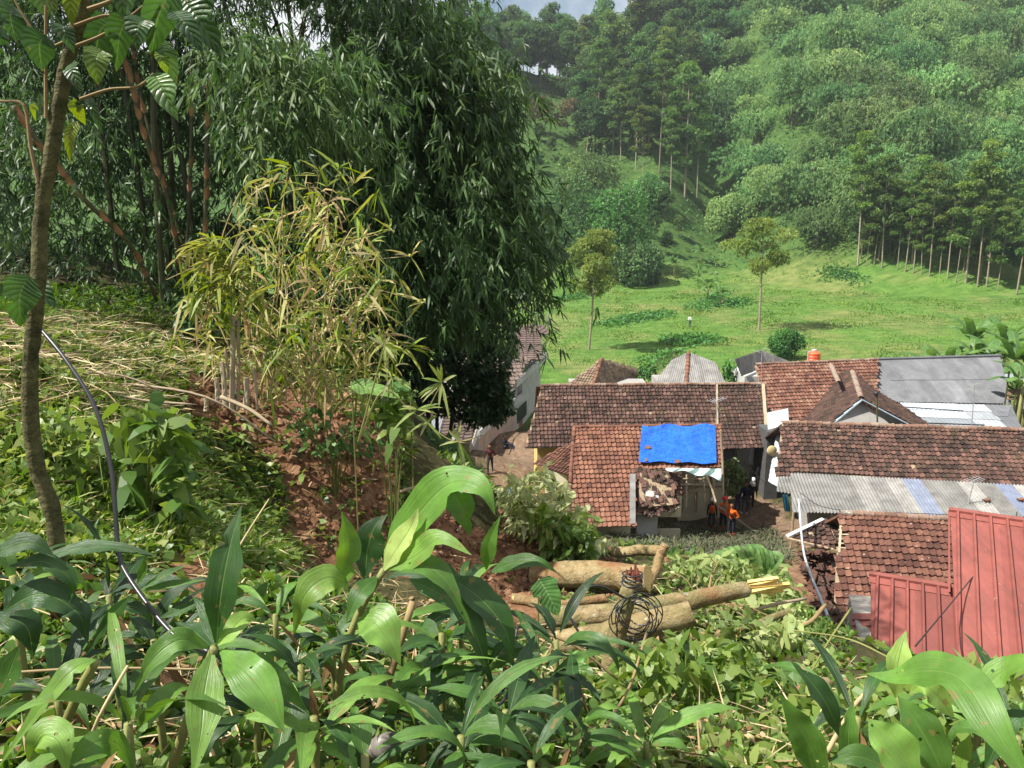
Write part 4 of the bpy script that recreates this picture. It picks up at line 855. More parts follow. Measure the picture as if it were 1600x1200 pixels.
for k in range(9):
    v0, v1 = 958 + k * 9.6, 958 + (k + 1) * 9.6; A.slab([pr3.px(1331 - k * .1, v0, .0), pr3.px(1331 - k * .1, v1, .05), pr3.px(1362, v1, .05), pr3.px(1362, v0, .0)], .02, .85)
A.obj('side_cladding', REDM, h)
p0, p1, p2 = pr2.px(1366, 1040), pr2.px(1500, 1060), pr1.px(1640, 1070); walls(h, [(p0[0], p0[1] + .2), (p2[0], p2[1] + .3), (p2[0], p2[1] + 5), (p0[0] + 1.2, p0[1] + 4)], 1.5, 5.2, CONC)
A = Acc(); A.slab([pr1.px(1484, 797, -.03), pr1.px(1485, 925, -.03), pr1.px(1485, 925, -.9), pr1.px(1484, 797, -.9)], .04, .5); A.obj('gable_side', REDM, h)
# --- gable house behind
A0, B0 = pz(1345, 622, 6.1), pz(1332, 581, 6.1); C0_, D0 = pz(1297, 661, 4.8), pz(1452, 665, 4.25); g1, g2 = Plane(A0, B0, C0_), Plane(A0, B0, D0)
h = thing('gabled_house', 'brown-roofed house with grey gable and blue-grey fascia', 'house', (A0[0], 40, 0))
tiled(h, g1, [(1345, 622), (1332, 581), (1302, 577), (1231, 658), (1296, 663)], T_DARK, .42, .21, .27, 0, .0); tiled(h, g2, [(1345, 622), (1332, 581), (1370, 612), (1420, 640), (1454, 666), (1425, 664)], T_DARK, .38, .21, .27, 0, 0.)
ridge(h, A0, B0, T_RIDGE, .13, .33, .7); ridge(h, pz(1310, 598, 6.15), pz(1298, 570, 6.3), T_RIDGE, .13, .33, .75)
for P, Q in ((A0, g1.px(1294, 664)), (A0, g2.px(1426, 665))): A = Acc(); A.bar(P + [0, -.1, -.06], Q + [0, -.1, -.06], .05, .26, (0, -1, .2)); A.obj('fascia', BLUEG, h)
l_, r_ = g1.px(1300, 664), g2.px(1420, 664); A = Acc(); y_ = A0[1] + .25
A.add([(l_[0], l_[1] + .25, 4.7), (r_[0], r_[1] + .25, 4.3), (A0[0], y_, 6.0), (l_[0], l_[1] + .25, 1), (r_[0], r_[1] + .25, 1)], [[0, 1, 2]], [[3, 4, 1, 0]]); A.obj('gable_wall', WALLG, h)
A = Acc(); q = pt(1352, 641, A0[1] - .03); A.box(q + [0, .1, 0], (.16, .14, .12)); A.obj('vent', BLACKM, h)
# --- red-tiled and grey-sheeted house at the back
p7 = Plane(pz(1180, 570, 6.3), pz(1370, 562, 6.3), pz(1185, 634, 4.4)); h = thing('tiled_house', 'red-tiled house joined to the dark grey corrugated roof at the back', 'house', (18, 46, 0))
tiled(h, p7, [(1180, 570), (1370, 562), (1372, 645), (1240, 655), (1196, 636)], T_RED, .55, .21, .27, 100, .003); ridge(h, p7.px(1180, 570), p7.px(1370, 562), T_RIDGE, .12, .33, .4)
q0, q1 = p7.px(1182, 632), p7.px(1370, 640); walls(h, [(q0[0] + .2, q0[1] + .4), (q1[0], q1[1] + .4), (q1[0], q1[1] + 6), (q0[0] + .2, q0[1] + 6)], -1, 4.2, WALLG)
p8 = Plane(pz(1368, 562, 6.25), pz(1562, 556, 6.25), pz(1372, 625, 4.3)); h = thing('sheet_roofed_house', 'house under a large dark grey corrugated roof with a patched sheet-metal porch', 'house', (30, 46, 0))
sheets(h, p8, [(1368, 562), (1562, 556), (1580, 631), (1425, 629), (1370, 628)], ASBD, .86, 2.2, .12, .022, 'roof_sheet', spread=.15); A = Acc(); A.tube([p8.px(1366, 561, .03), p8.px(1564, 555.5, .03)], .09, 7); A.obj('ridge_cap', ASBD, h)
p8b = Plane(pz(1412, 630, 4.2), pz(1580, 633, 4.2), pz(1450, 669, 3.5))
def _alt8(k, j, n): return WHITEM if (k < n * .42 and j < 2) else (ASBD if k > n * .62 and rng.random() < .65 else None)
sheets(h, p8b, [(1405, 629), (1580, 633), (1597, 671), (1440, 664)], ZINC, 1.5, 1.1, .25, .006, 'porch_sheet', alt=_alt8, tb=.35)
A = Acc(); A.bar(p8b.px(1445, 664, -.1), p8b.px(1597, 672, -.1), .05, .22); A.obj('porch_fascia', WHITEM, h)
A = Acc(); A.bar(p8b.px(1415, 636, .05), p8b.px(1505, 642, .05), .07, .05); A.bar(p8b.px(1450, 661, .05), p8b.px(1538, 664, .05), .07, .05); A.obj('holding_batten', BLACKM, h)
q0, q1 = p8.px(1372, 624), p8.px(1576, 628); walls(h, [(q0[0], q0[1] + .5), (q1[0], q1[1] + .5), (q1[0], q1[1] + 6), (q0[0], q0[1] + 6)], -1, 4.1, WALLG)
q0, q1 = p8b.px(1450, 662), p8b.px(1590, 668); walls(h, [(q0[0], q0[1] + .3), (q1[0], q1[1] + .3), (q1[0], q1[1] + 2.5), (q0[0], q0[1] + 2.5)], -1, 3.2, WALLG, 'porch_wall')
# --- three hip roofs beyond
def hip(label, apex, za, faces, zb, kind, mat, tb, hipto, hm=T_RIDGE, wall=WALLG):
    A_ = pz(*apex, za); h = thing('hip_roofed_house', label, 'house', (A_[0], A_[1], -1)); base = []
    for fc in faces:
        b0, b1 = pz(*fc[0], zb), pz(*fc[1], zb); pl_ = Plane(A_, b0, b1); base += [b0, b1]
        if kind == 'tile': tiled(h, pl_, fc[2], mat, tb, .22, .28, 0, .004)
        else: sheets(h, pl_, fc[2], mat, .42, 4, .14, .018, 'roof_sheet', tb=tb, spread=.12)
    if hipto is not None: ridge(h, A_, pz(*hipto, zb), hm, .13, .36, .6)
    b = np.array(base); x0, x1, y0 = b[:, 0].min() + .4, b[:, 0].max() - .4, b[:, 1].min() + .5
    walls(h, [(x0, y0), (x1, y0), (x1, y0 + 3.5), (x0, y0 + 3.5)], -2, zb - .1, wall); return h
hip('small house with mossy yellow-brown hip roof beyond the long brown roof', (940, 561), 4.9, [((884, 602), (925, 607), [(940, 561), (925, 607), (884, 602)]), ((925, 607), (1004, 580), [(940, 561), (1004, 578), (1006, 607), (925, 607)])], 3.2, 'tile', T_MOSS, .5, (925, 607), T_ORANGE)
hip('pale grey hip-roofed house with an orange hip ridge', (1076, 550), 6.2, [((1022, 598), (1072, 602), [(1076, 550), (1050, 562), (1020, 600), (1073, 602)]), ((1072, 602), (1138, 602), [(1076, 550), (1118, 566), (1136, 602), (1072, 602)])], 4.4, 'sheet', ASB, .7, (1072, 602), T_ORANGE)
h = hip('grey pyramid-roofed house beside the round tree', (1190, 547), 5.9, [((1158, 588), (1186, 576), [(1190, 547), (1147, 561), (1158, 588), (1186, 577)]), ((1182, 576), (1241, 568), [(1190, 547), (1242, 568), (1182, 577)])], 4.7, 'sheet', ASB, .6, None, T_RIDGE, WALLW)
# white sheeting between the two long roofs
h = thing('sheet_lean_to', 'narrow lean-to of white corrugated sheets between the two long roofs', 'shed', pt(1215, 760, 37))
pw = Plane(pt(1198, 646, 38.6), pt(1231, 640, 38.8), pt(1200, 672, 37.4)); sheets(h, pw, [(1198, 645), (1231, 638), (1233, 663), (1200, 672)], WHITEM, .45, 4, .1, .015, 'roof_sheet', tb=.6)
pw = Plane(pt(1216, 668, 37.9), pt(1228, 664, 37.7), pt(1204, 754, 35.6)); sheets(h, pw, [(1215, 668), (1229, 663), (1216, 762), (1201, 752)], WHITEM, .36, 1.1, .12, .014, 'side_sheet', tb=.5, spread=.3)
q = pt(1205, 690, 38.3); walls(h, [(q[0] - .2, q[1]), (q[0] + .5, q[1]), (q[0] + .5, q[1] + 2), (q[0] - .2, q[1] + 2)], -1, 4.3, DARKIN)
A = Acc(); A.ball(pt(1206, 704, 36.6), (.26, .12, .26), 12, 9); tag(A.obj('straw_basket', STRAW, None, True), 'round straw basket hanging by the white sheet lean-to', 'basket')
# --- left: two-storey house with balconies along the lane
h = thing('balcony_house', 'two-storey white and pink house with balconies and brown roofs beside the lane', 'house', (-2, 58, -2.6))
walls(h, [(-2.3, 50), (.3, 59), (-6, 61), (-9, 52)], -3.2, .75, WALLP, 'lower_wall'); walls(h, [(.3, 59), (2.6, 69), (-5, 70), (-6, 61)], -3.2, 3.1, WALLW, 'upper_wall')
A = Acc(); A.bar((-2.35, 49.8, .95), (.9, 61, 1.15), .35, .5, t=.8); A.bar((.2, 57.6, 2.75), (3.1, 69, 3.0), .35, .55, t=.8); A.obj('balcony_slab', WALLW, h)
A = Acc(); A.bar((.2, 57.5, 2.75), (-3.5, 58.2, 2.75), .35, .5, t=.8); A.obj('balcony_edge', WALLW, h)
for (P, Q, n_) in (((.25, 57.5, 3.0), (-1.6, 57.9, 3.0), 12), ((.25, 57.5, 3.0), (3.05, 68.8, 3.25), 40), ((-2.3, 50, 1.2), (.8, 60.8, 1.4), 44)):
    A = Acc(); P = np.array(P); Q = np.array(Q)
    for k in range(n_ + 1): c = P + (Q - P) * k / n_; A.bar(c, c + [0, 0, .95], .03, .03, (0, 1, 0))
    A.bar(P + [0, 0, .97], Q + [0, 0, .97], .06, .06); A.bar(P + [0, 0, .1], Q + [0, 0, .1], .04, .04); A.obj('railing', BLACKM, h)
A = Acc(); A.box((-.05, 57.7, 4.0), (.16, .16, 2.6)); A.box((2.6, 68.2, 4.4), (.2, .2, 2.8)); A.obj('column', WALLW, h)
A = Acc(); A.bar((.55, 60.2, -1.2), (.85, 61.4, -1.2), .08, 2.1, t=.3); A.obj('door', plain('brown_door', [(.20, .09, .04), (.28, .13, .06)], .6, .3, 4, .2), h)
A = Acc(); A.bar((-.75, 55.5, -2.0), (-.62, 56, -2.0), .1, 2.0, t=.3); A.obj('gate', BLACKM, h)
for poly, P3, tb in ([[(805, 512), (826, 508), (842, 521), (846, 562), (788, 562)], (pt(805, 510, 66.5), pt(830, 510, 66.5), pt(800, 560, 60.5)), .55], [[(842, 521), (826, 508), (848, 510), (857, 522)], (pt(828, 508, 66.5), pt(848, 510, 68), pt(845, 523, 65)), .6]):
    pf = Plane(*P3); tiled(h, pf, poly, T_FLAT, tb, .6, .36, 0, 0, .004, .06)
pf = Plane(pt(800, 560, 58.5), pt(828, 561, 58.5), pt(790, 604, 54.2)); tiled(h, pf, [(760, 560), (828, 561), (798, 606), (755, 606)], T_FLAT, .7, .34, .6, 0, 0, .004, .06)
ridge(h, pf.px(766, 566, .03), pf.px(798, 606, .03), T_FLAT, .1, .4, .5)
A = Acc(); A.bar((.4, 59.4, -.3), (1.2, 62.5, -.3), .06, 1.2, t=.3); A.obj('window', BLACKM, h)
A = Acc(); A.slab([(-9.2, 51.8, 1.5), (-2.6, 49.6, .95), (.0, 58.8, .95), (-6.2, 61, 1.5)], .12, .3); A.slab([(-6.2, 60.6, 3.6), (.1, 58.6, 3.2), (2.4, 69, 3.2), (-5.2, 70.4, 3.6)], .1, .3); A.obj('flat_roof', T_FLAT, h)
h = thing('low_house', 'low house with dark flat-tiled roof below the dark tree at left', 'house', (-3.6, 46, -1))
pf = Plane(pt(700, 646, 48), pt(752, 645, 48), pt(700, 692, 44.3)); tiled(h, pf, [(640, 640), (752, 646), (738, 690), (640, 694)], T_FLAT, .25, .5, .4, 0, 0, .004, .1)
walls(h, [(-6, 45.2), (-2.6, 45.2), (-2.2, 49), (-6, 49)], -3, 2.0, WALLG); A = Acc(); A.slab([pt(752, 646, 48), pt(738, 692, 44.3), pt(741, 697, 44.3), pt(757, 650, 48)], .05); A.obj('verge_board', WALLW, h)
h = thing('zinc_shed', 'shed with pale rusty corrugated roof half hidden by saplings at left', 'shed', (-6, 42, 0))
pf = Plane(pt(600, 655, 44), pt(690, 652, 44), pt(600, 690, 41.5)); sheets(h, pf, [(596, 655), (692, 652), (684, 690), (596, 692)], ZINC, .8, 4, .13, .022, tb=.25, spread=.3); walls(h, [(-7.2, 42), (-3.4, 42), (-3.4, 45), (-7.2, 45)], -2, 2.2, WALLG)
# shed with planks at the right edge
h = thing('plank_shed', 'open shed of grey sheet and brown planks at the right edge under banana plants', 'shed', pt(1590, 640, 47))
A = Acc(); A.slab([pt(1570, 592, 46), pt(1640, 594, 46), pt(1640, 585, 48), pt(1570, 584, 48)], .06); A.obj('roof_sheet', ZINC, h)
for v0, v1 in ((608, 617), (619, 624)): A = Acc(); A.slab([pt(1574, v1, 46.4), pt(1640, v1, 46.4), pt(1640, v0, 46.6), pt(1574, v0, 46.6)], .05, .1); A.obj('plank', WOOD, h)
for uu in (1577, 1592, 1605): A = Acc(); p = pt(uu, 580, 46.2); A.tube([p, [p[0], p[1], gz(p[0], p[1]) - .2]], .05, 6, .5); A.obj('post', CULM, h)
# --- water tank
ORT = plain('orange_plastic', [(.62, .10, .035), (.70, .13, .05)], .4, .4, 3, 0)
P = pt(1271, 566, 51.0); h = thing('water_tank', 'orange plastic water tank behind the red-tiled roof', 'water tank', P)
A = Acc(); zz = np.array([0, .05, .22, .25, .42, .45, .62, .68, .76, .80]); A.tube(np.c_[np.full(10, P[0]), np.full(10, P[1]), P[2] + zz], [.38, .42, .42, .40, .42, .40, .42, .36, .20, .18], 18); A.obj('body', ORT, h)
A = Acc(); A.tube([P + [0, 0, .80], P + [0, 0, .86], P + [0, 0, .88]], [.17, .17, .10], 14); A.obj('lid', WHITEM, h)
A = Acc(); A.tube([P + [-.44, -.1, .75], P + [-.45, -.1, 0]], .025, 6); A.tube([P + [-.44, -.1, .75], P + [-.2, -.1, .76]], .025, 6); A.obj('pipe', WHITEM, h)
A = Acc()
for dx, dy in ((-.4, -.4), (.4, -.4), (-.4, .4), (.4, .4)): A.box(P + [dx, dy, -3.2], (.1, .1, 6.3))
A.box(P + [0, 0, -.04], (1., 1., .07)); A.obj('stand', WOOD, h)
# --- antennas and poles
def antenna(label, u, v0, v1, d, arms, lean=0, thick=.022):
    b_ = pt(u, v1, d); t_ = pt(u + lean, v0, d); h = thing('tv_antenna', label, 'antenna', b_); A = Acc(); A.tube([b_, t_], thick, 6); A.obj('mast', METAL, h); A = Acc()
    A.tube([t_ + [-.35, -.2, 0], t_ + [.35, .2, .08]], .012, 5)
    for k in range(arms): c = t_ + np.array([-.35, -.2, 0]) + np.array([.7, .4, .08]) * k / max(1, arms - 1); l = .28 - .02 * k; A.tube([c + [-l * .5, l, .02], c + [l * .5, -l, -.02]], .009, 4)
    A.obj('arm', METAL, h)
antenna('white tv antenna standing against the seam of the long brown roof', 1118, 626, 668, 36.2, 6, 3)
antenna('tv antenna rising from the grey awning near the red roof', 1508, 752, 803, 29.4, 6, 14)
antenna('thin mast with star-shaped head above the sheet-metal porch', 1518, 602, 668, 40.5, 5, 5)
antenna('thin mast beside the grey pyramid roof', 1190, 548, 640, 42.5, 2, 0, .016)
P = pt(1371, 664, 37.0); h = thing('bamboo_mast', 'bamboo pole with a black lamp in front of the grey gable', 'pole', P); A = Acc(); A.tube([P, pt(1370, 618, 37)], .045, 7, .6); A.obj('pole', CULM, h); A = Acc(); A.ball(pt(1369, 615, 37), (.12, .12, .13), 10, 7); A.obj('lamp', BLACKM, h, True)
A = Acc(); A.tube(cr([pt(1248, 780, 26.5), pt(1254, 850, 24), pt(1263, 888, 21), pt(1293, 962, 15.5), pt(1312, 1018, 12.8)], 7), .036, 8); tag(A.obj('white_pipe', WHITEM, None, True), 'long bent white plastic pipe leaning up to the grey awning', 'pipe')
for pts_, lb in (([(1430, 1010, 11), (1480, 950, 15), (1580, 830, 19), (1660, 740, 24)], 'thin black wire slanting across the red roof'), ([(1118, 630, 37), (1150, 705, 36.5), (1200, 760, 36)], 'sagging wire running down to the porch'), ([(1480, 804, 25), (1300, 795, 28), (1250, 770, 29)], 'thin wire along the lower edge of the awning'), ([(1589, 800, 20), (1575, 950, 17), (1572, 1040, 15)], 'dark wire lying down the upper red roof')):
    A = Acc(); A.tube(cr([pt(*q) for q in pts_], 8), .014, 5); tag(A.obj('wire', BLACKM), lb, 'wire')
A = Acc(); nn_ = 8; g = np.array([pt(1222 + 9 * i / 7 + j * .6, 773 + 26 * j / 7, 30 + .08 * math.sin(i * 2.1)) for j in range(8) for i in range(8)]); i = np.arange(7)[:, None] * 8 + np.arange(7)[None]; A.add(g, None, np.stack([i, i + 1, i + 9, i + 8], -1).reshape(-1, 4)); A.add(g + [0, .02, 0], None, np.stack([i, i + 8, i + 9, i + 1], -1).reshape(-1, 4))
tag(A.obj('blue_cloth', plain('blue_cloth', [(.02, .10, .16), (.05, .25, .35)], .8, .2, 5, 0), None, True), 'blue cloth hanging at the left end of the grey awning', 'cloth')
# ------------------------------------------------------------------ near bamboo, left
UP = np.array([0, 0, 1.])
def clump(label, base, regions, culms, ncul=14, mat=BAMBOO):
    """regions: (polygon in the picture, depth range, fronds, heading, spread, tint lo/hi, leaf length)"""
    h = thing('bamboo_clump', label, 'bamboo', base); a = Acc(); tw = Acc()
    for poly, d0, d1, n, hd, sp, t0, t1, L in regions:
        q = sample_poly(poly, n); d = d0 + (d1 - d0) * rng.random(n); P = pt(q[:, 0], q[:, 1], d)
        Ln = (.9 + .9 * rng.random(n))
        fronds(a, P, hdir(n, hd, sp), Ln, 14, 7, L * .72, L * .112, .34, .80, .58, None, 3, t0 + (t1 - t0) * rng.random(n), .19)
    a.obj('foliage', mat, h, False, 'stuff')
    for i in range(ncul):
        b = np.array(base) + np.array([rng.normal() * .6, rng.normal() * .5, -.4]); th = rng.random() * 6.28; L = 7 + 4 * rng.random(); ln = .6 + 1.6 * rng.random()
        c = cr([b, b + [ln * .25 * math.cos(th), ln * .25 * math.sin(th), L * .5], b + [ln * math.cos(th), ln * math.sin(th), L]], 6)
        A = Acc(); A.tube(c, [.055, .05, .02], 7, rng.random() * .7); A.obj('culm', CULM, h)
    for pts_, r in culms:
        A = Acc(); c = cr([pt(*p) for p in pts_], 8); A.tube(c, [r, r * .8], 8, .55)
        for k in range(1, len(c) - 1, 2): A.tube([c[k] - (c[k + 1] - c[k]) * .02, c[k] + (c[k + 1] - c[k]) * .06], r * 1.18, 8, .2)
        cu = A.obj('culm', CULM, h, True)
        for k in range(0, len(c) - 1, 2):
            if rng.random() < .35: continue
            f_ = rng.random(); p = c[k] * (1 - f_) + c[k + 1] * f_; d = nrm(c[k + 1] - c[k]); s = 1 if d[2] > 0 else -1; tc_ = nrm(CAM - p); sd = nrm(np.cross(d, tc_)) * rng.normal() * .5
            o_ = nrm(tc_ + sd); P_ = np.array([p + o_ * r * 1.1, p + o_ * r * 1.25 + d * s * .08, p + o_ * r * 1.6 + d * s * .16, p + o_ * (r * 2.6) + d * s * .24])
            strap_obj('sheath', cr(P_, 4), .10, o_, .3 + .5 * rng.random(), SHEATH, cu, prof='oval', fold=-.7, wave=.02)
b1 = pt(560, 560, 15.5); b1[2] = H(b1[0], b1[1])
clump('great drooping bamboo clump filling the upper left centre, overhanging the lane', b1, [
    ([(500, 0), (680, 0), (705, 60), (725, 160), (720, 250), (750, 300), (775, 360), (785, 385), (740, 385), (550, 385), (500, 260)], 13.5, 18.5, 470, -.6, 1.6, .15, .75, .27),
    ([(540, 350), (750, 350), (778, 395), (775, 450), (730, 470), (650, 465), (540, 470)], 13.2, 16.5, 190, -.9, 1.4, .10, .55, .27),
    ([(420, 0), (670, 0), (670, -120), (400, -260)], 13.5, 18.5, 115, -.7, 2.0, .2, .8, .27),
    ([(675, 60), (712, 150), (706, 260), (742, 320), (768, 390), (735, 380), (680, 250)], 13.5, 16, 110, -.2, .9, .3, .8, .27)], [])
b2 = pt(230, 470, 14.5); b2[2] = H(b2[0], b2[1])
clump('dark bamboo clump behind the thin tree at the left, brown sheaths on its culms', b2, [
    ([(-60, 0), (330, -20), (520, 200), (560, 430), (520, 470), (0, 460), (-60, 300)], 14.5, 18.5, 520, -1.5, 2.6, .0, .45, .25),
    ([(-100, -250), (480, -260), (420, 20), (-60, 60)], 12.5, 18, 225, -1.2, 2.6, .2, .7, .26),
    ([(330, 60), (490, 90), (500, 150), (470, 210), (370, 190), (340, 120)], 10.8, 11.8, 58, -.6, 1.2, .45, 1., .24),  # sunlit spray: its light is put into paler leaf tints
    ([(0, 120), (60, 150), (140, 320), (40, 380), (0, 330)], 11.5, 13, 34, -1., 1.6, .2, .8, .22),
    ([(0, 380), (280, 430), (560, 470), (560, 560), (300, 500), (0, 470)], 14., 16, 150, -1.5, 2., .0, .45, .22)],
    [([(180, 40, 12.6), (205, 130, 12.8), (232, 230, 13), (262, 310, 13.1), (282, 420, 13.3)], .042), ([(326, 120, 12.9), (323, 220, 13), (321, 330, 13), (318, 420, 13)], .038), ([(20, 165, 10.8), (70, 235, 11), (130, 310, 11.3), (205, 385, 11.8), (245, 470, 12.4)], .038), ([(300, 90, 14), (298, 250, 14), (290, 430, 14)], .035), ([(205, 60, 14), (232, 200, 14), (300, 430, 14)], .035)], 6)
# dark small-leaved tree under the bamboo
P = hit(676, 752, 14); h = thing('dark_tree', 'dark small-leaved tree beneath the drooping bamboo, above the lane', 'tree', P); a = Acc(); A = Acc()
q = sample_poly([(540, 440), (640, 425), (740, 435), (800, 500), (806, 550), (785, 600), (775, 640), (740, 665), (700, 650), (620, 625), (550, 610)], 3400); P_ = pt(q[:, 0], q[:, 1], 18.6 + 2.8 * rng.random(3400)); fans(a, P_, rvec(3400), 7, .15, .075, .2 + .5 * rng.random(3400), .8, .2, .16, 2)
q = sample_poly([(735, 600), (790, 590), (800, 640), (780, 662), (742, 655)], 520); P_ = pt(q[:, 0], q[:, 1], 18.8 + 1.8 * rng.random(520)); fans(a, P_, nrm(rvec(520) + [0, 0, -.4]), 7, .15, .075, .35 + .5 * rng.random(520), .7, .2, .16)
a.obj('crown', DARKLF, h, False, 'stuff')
for pts_, r in (([(674, 770, 19.6), (672, 700, 19.8), (668, 640, 20), (650, 560, 20)], .10), ([(694, 775, 19.4), (700, 710, 19.7), (708, 640, 20), (720, 560, 20)], .075), ([(683, 700, 19.9), (690, 620, 20), (760, 540, 20)], .06)):
    A = Acc(); A.tube(cr([pt(*p) for p in pts_], 5), [r, r * .5], 7, .3); A.obj('trunk', BARKD, h, True)
# yellowing felled bamboo on the mound
P = hit(385, 640, 7); h = thing('broken_bamboo', 'sunlit yellowing bamboo with snapped stubs on the earth mound', 'bamboo', P); a = Acc(); tw = Acc()
poly = [(380, 300), (440, 280), (545, 285), (585, 330), (600, 430), (625, 520), (615, 600), (520, 625), (400, 600), (320, 570), (300, 470), (320, 400), (370, 370)]
q = sample_poly(poly, 330); d = 8.2 + 1.5 * rng.random(330); Pq = pt(q[:, 0], q[:, 1], d); Aq = nrm(rvec(330) * .9 + [.1, -.1, .1]); fans(a, Pq, Aq, 5, .25, .026, np.clip(.42 + .34 * rng.normal(size=330), 0, 1), .85, .45, .1, jl=.6)
q = np.array([(382, 290), (450, 262), (500, 268), (555, 285), (590, 300), (610, 360), (300, 385), (280, 400), (640, 400), (655, 470), (640, 545), (290, 470), (275, 520), (530, 262), (420, 275), (585, 395), (620, 440)], float); Pq = pt(q[:, 0], q[:, 1], np.full(len(q), 8.4)); fans(a, Pq, nrm(rvec(len(q)) + [0, -.1, .1]), 7, .30, .028, .25 + .4 * rng.random(len(q)), .8, .3, .06)
q2 = Pq
q = sample_poly([(290, 400), (330, 370), (400, 370), (400, 470), (310, 480)], 40); Pq = pt(q[:, 0], q[:, 1], 8.4); fans(a, Pq, nrm(rvec(40) + [-.4, -.1, -.2]), 6, .27, .03, .2 + .3 * rng.random(40), .6, .35, .1)
a.obj('foliage', BAMDRY, h, False, 'stuff')
base = pt(440, 640, 8.8)
for k in range(34):
    e = sample_poly(poly, 1)[0]; s_ = pt(390 + 150 * rng.random(), 630, 8.8); E = pt(e[0], e[1], 8.4 + rng.random()); m_ = (s_ + E) / 2 + [rng.normal() * .15, 0, .25]
    tw.tube(cr([s_, m_, E, E + [(E - m_)[0] * .5, 0, -.12]], 4), [.010, .004], 4, rng.random(), False)
for E in q2: s_ = pt(440 + 60 * rng.normal(), 480, 8.6); tw.tube(cr([s_, (s_ + E) / 2 + [0, 0, .18], E], 5), [.008, .003], 4, rng.random(), False)
tw.obj('stem', plain('dry_stem', [(.20, .20, .05), (.40, .32, .14), (.48, .40, .22)], .7, .25, 4, 0), h, False, 'stuff')
for u0, v0, u1, v1, r in ((352, 635, 347, 565, .032), (362, 640, 364, 495, .030), (372, 640, 372, 500, .022), (384, 640, 385, 590, .035), (340, 625, 338, 590, .03), (322, 642, 322, 622, .03), (396, 575, 402, 640, .02), (356, 590, 352, 545, .02)):
    A = Acc(); A.tube(cr([pt(u0, v0, 8.5), pt((u0 + u1) / 2 + 1, (v0 + v1) / 2, 8.5), pt(u1, v1, 8.5)], 4), [r, r * .8], 7, .3 + .6 * rng.random(), True, .35); A.obj('stub', WOOD, h)
# starry bamboo sapling
P = hit(640, 720, 7.2, 30); h = thing('bamboo_sapling', 'thin bamboo sapling with starry pale leaves above the earth bank', 'bamboo', P)
for k, (u, v, n, L, d) in enumerate([(690, 598, 11, .30, 7.6), (652, 640, 9, .26, 7.6), (716, 690, 8, .25, 7.6), (600, 540, 9, .22, 7.8), (668, 660, 7, .2, 7.6), (612, 590, 8, .22, 7.8)]):
    c = pt(u, v, d)
    for i in range(n):
        th = rng.random() * 6.283; dr = nrm(np.array([math.cos(th), -.3 + .5 * rng.normal() * .5, math.sin(th) * .9 + .1])); l = L * (.7 + .5 * rng.random())
        cc = c + dr * l * np.linspace(0, 1, 7)[:, None] + np.array([0, 0, -.22]) * l * (np.linspace(0, 1, 7) ** 2)[:, None]
        strap_obj('leaf', cc, .030, nrm(UP * .5 + nrm(CAM - c) + rvec(1)[0] * .4), rng.random(), SAPL if 'SAPL' in globals() else globals().setdefault('SAPL', bigleaf('sapling_leaf', [(.13, .21, .04), (.24, .31, .07), (.40, .42, .20)], 'strap', .4, .4, .4)), h, prof='oval', fold=.2, wave=.02, nc=3)
for pts_ in ([(560, 690), (600, 610), (655, 650), (690, 600)], [(655, 650), (690, 680), (718, 690), (760, 678)], [(560, 690), (590, 580), (602, 540)]):
    A = Acc(); A.tube(cr([pt(u, v, 7.7) for u, v in pts_], 5), [.012, .005], 5, .8); A.obj('twig', GTWIG, h)
# ------------------------------------------------------------------ thin tree at the left edge
COFF = bigleaf('glossy_leaf', [(.022, .060, .018), (.045, .105, .025), (.085, .17, .03), (.20, .27, .03)], 'pinnate', .22, .55, .34, (.16, .24, .07))
h = thing('thin_tree', 'thin mossy-barked tree with glossy drooping leaves at the left edge', 'tree', pt(90, 905, 2.6))
MOSSB = plain('mossy_bark', [(.040, .042, .016), (.085, .080, .032), (.16, .145, .08)], .85, .25, 16, 1., .02, .45, 1.7, 0, 45)
A = Acc(); c = cr([pt(u, v, 2.6) for u, v in [(92, 960), (90, 870), (82, 800), (60, 740), (50, 680), (46, 600), (52, 520), (60, 440), (65, 330), (80, 240), (95, 150), (112, 70), (132, 0), (150, -90)]], 5)
A.tube(c, [.030, .027, .025, .024, .023, .021], 12, .45, True, .22); A.obj('trunk', MOSSB, h, True)
for pts_, r in (([(72, 185), (71, 90), (72, -20)], .006), ([(138, 15), (165, 5), (200, -10)], .008), ([(112, 60), (90, 70), (75, 74)], .006), ([(72, 74), (40, 30), (15, -15)], .005), ([(110, 75), (160, 55), (205, 25), (240, -5)], .006), ([(125, 155), (170, 140), (215, 135), (240, 115)], .0055), ([(60, 285), (48, 230), (37, 165), (0, 158)], .007), ([(118, 40), (160, 25), (185, 26)], .006)):
    A = Acc(); A.tube(cr([pt(u, v, 2.58) for u, v in pts_], 6), [r, r * .6], 6, .5); A.obj('branch', TWIG, h)
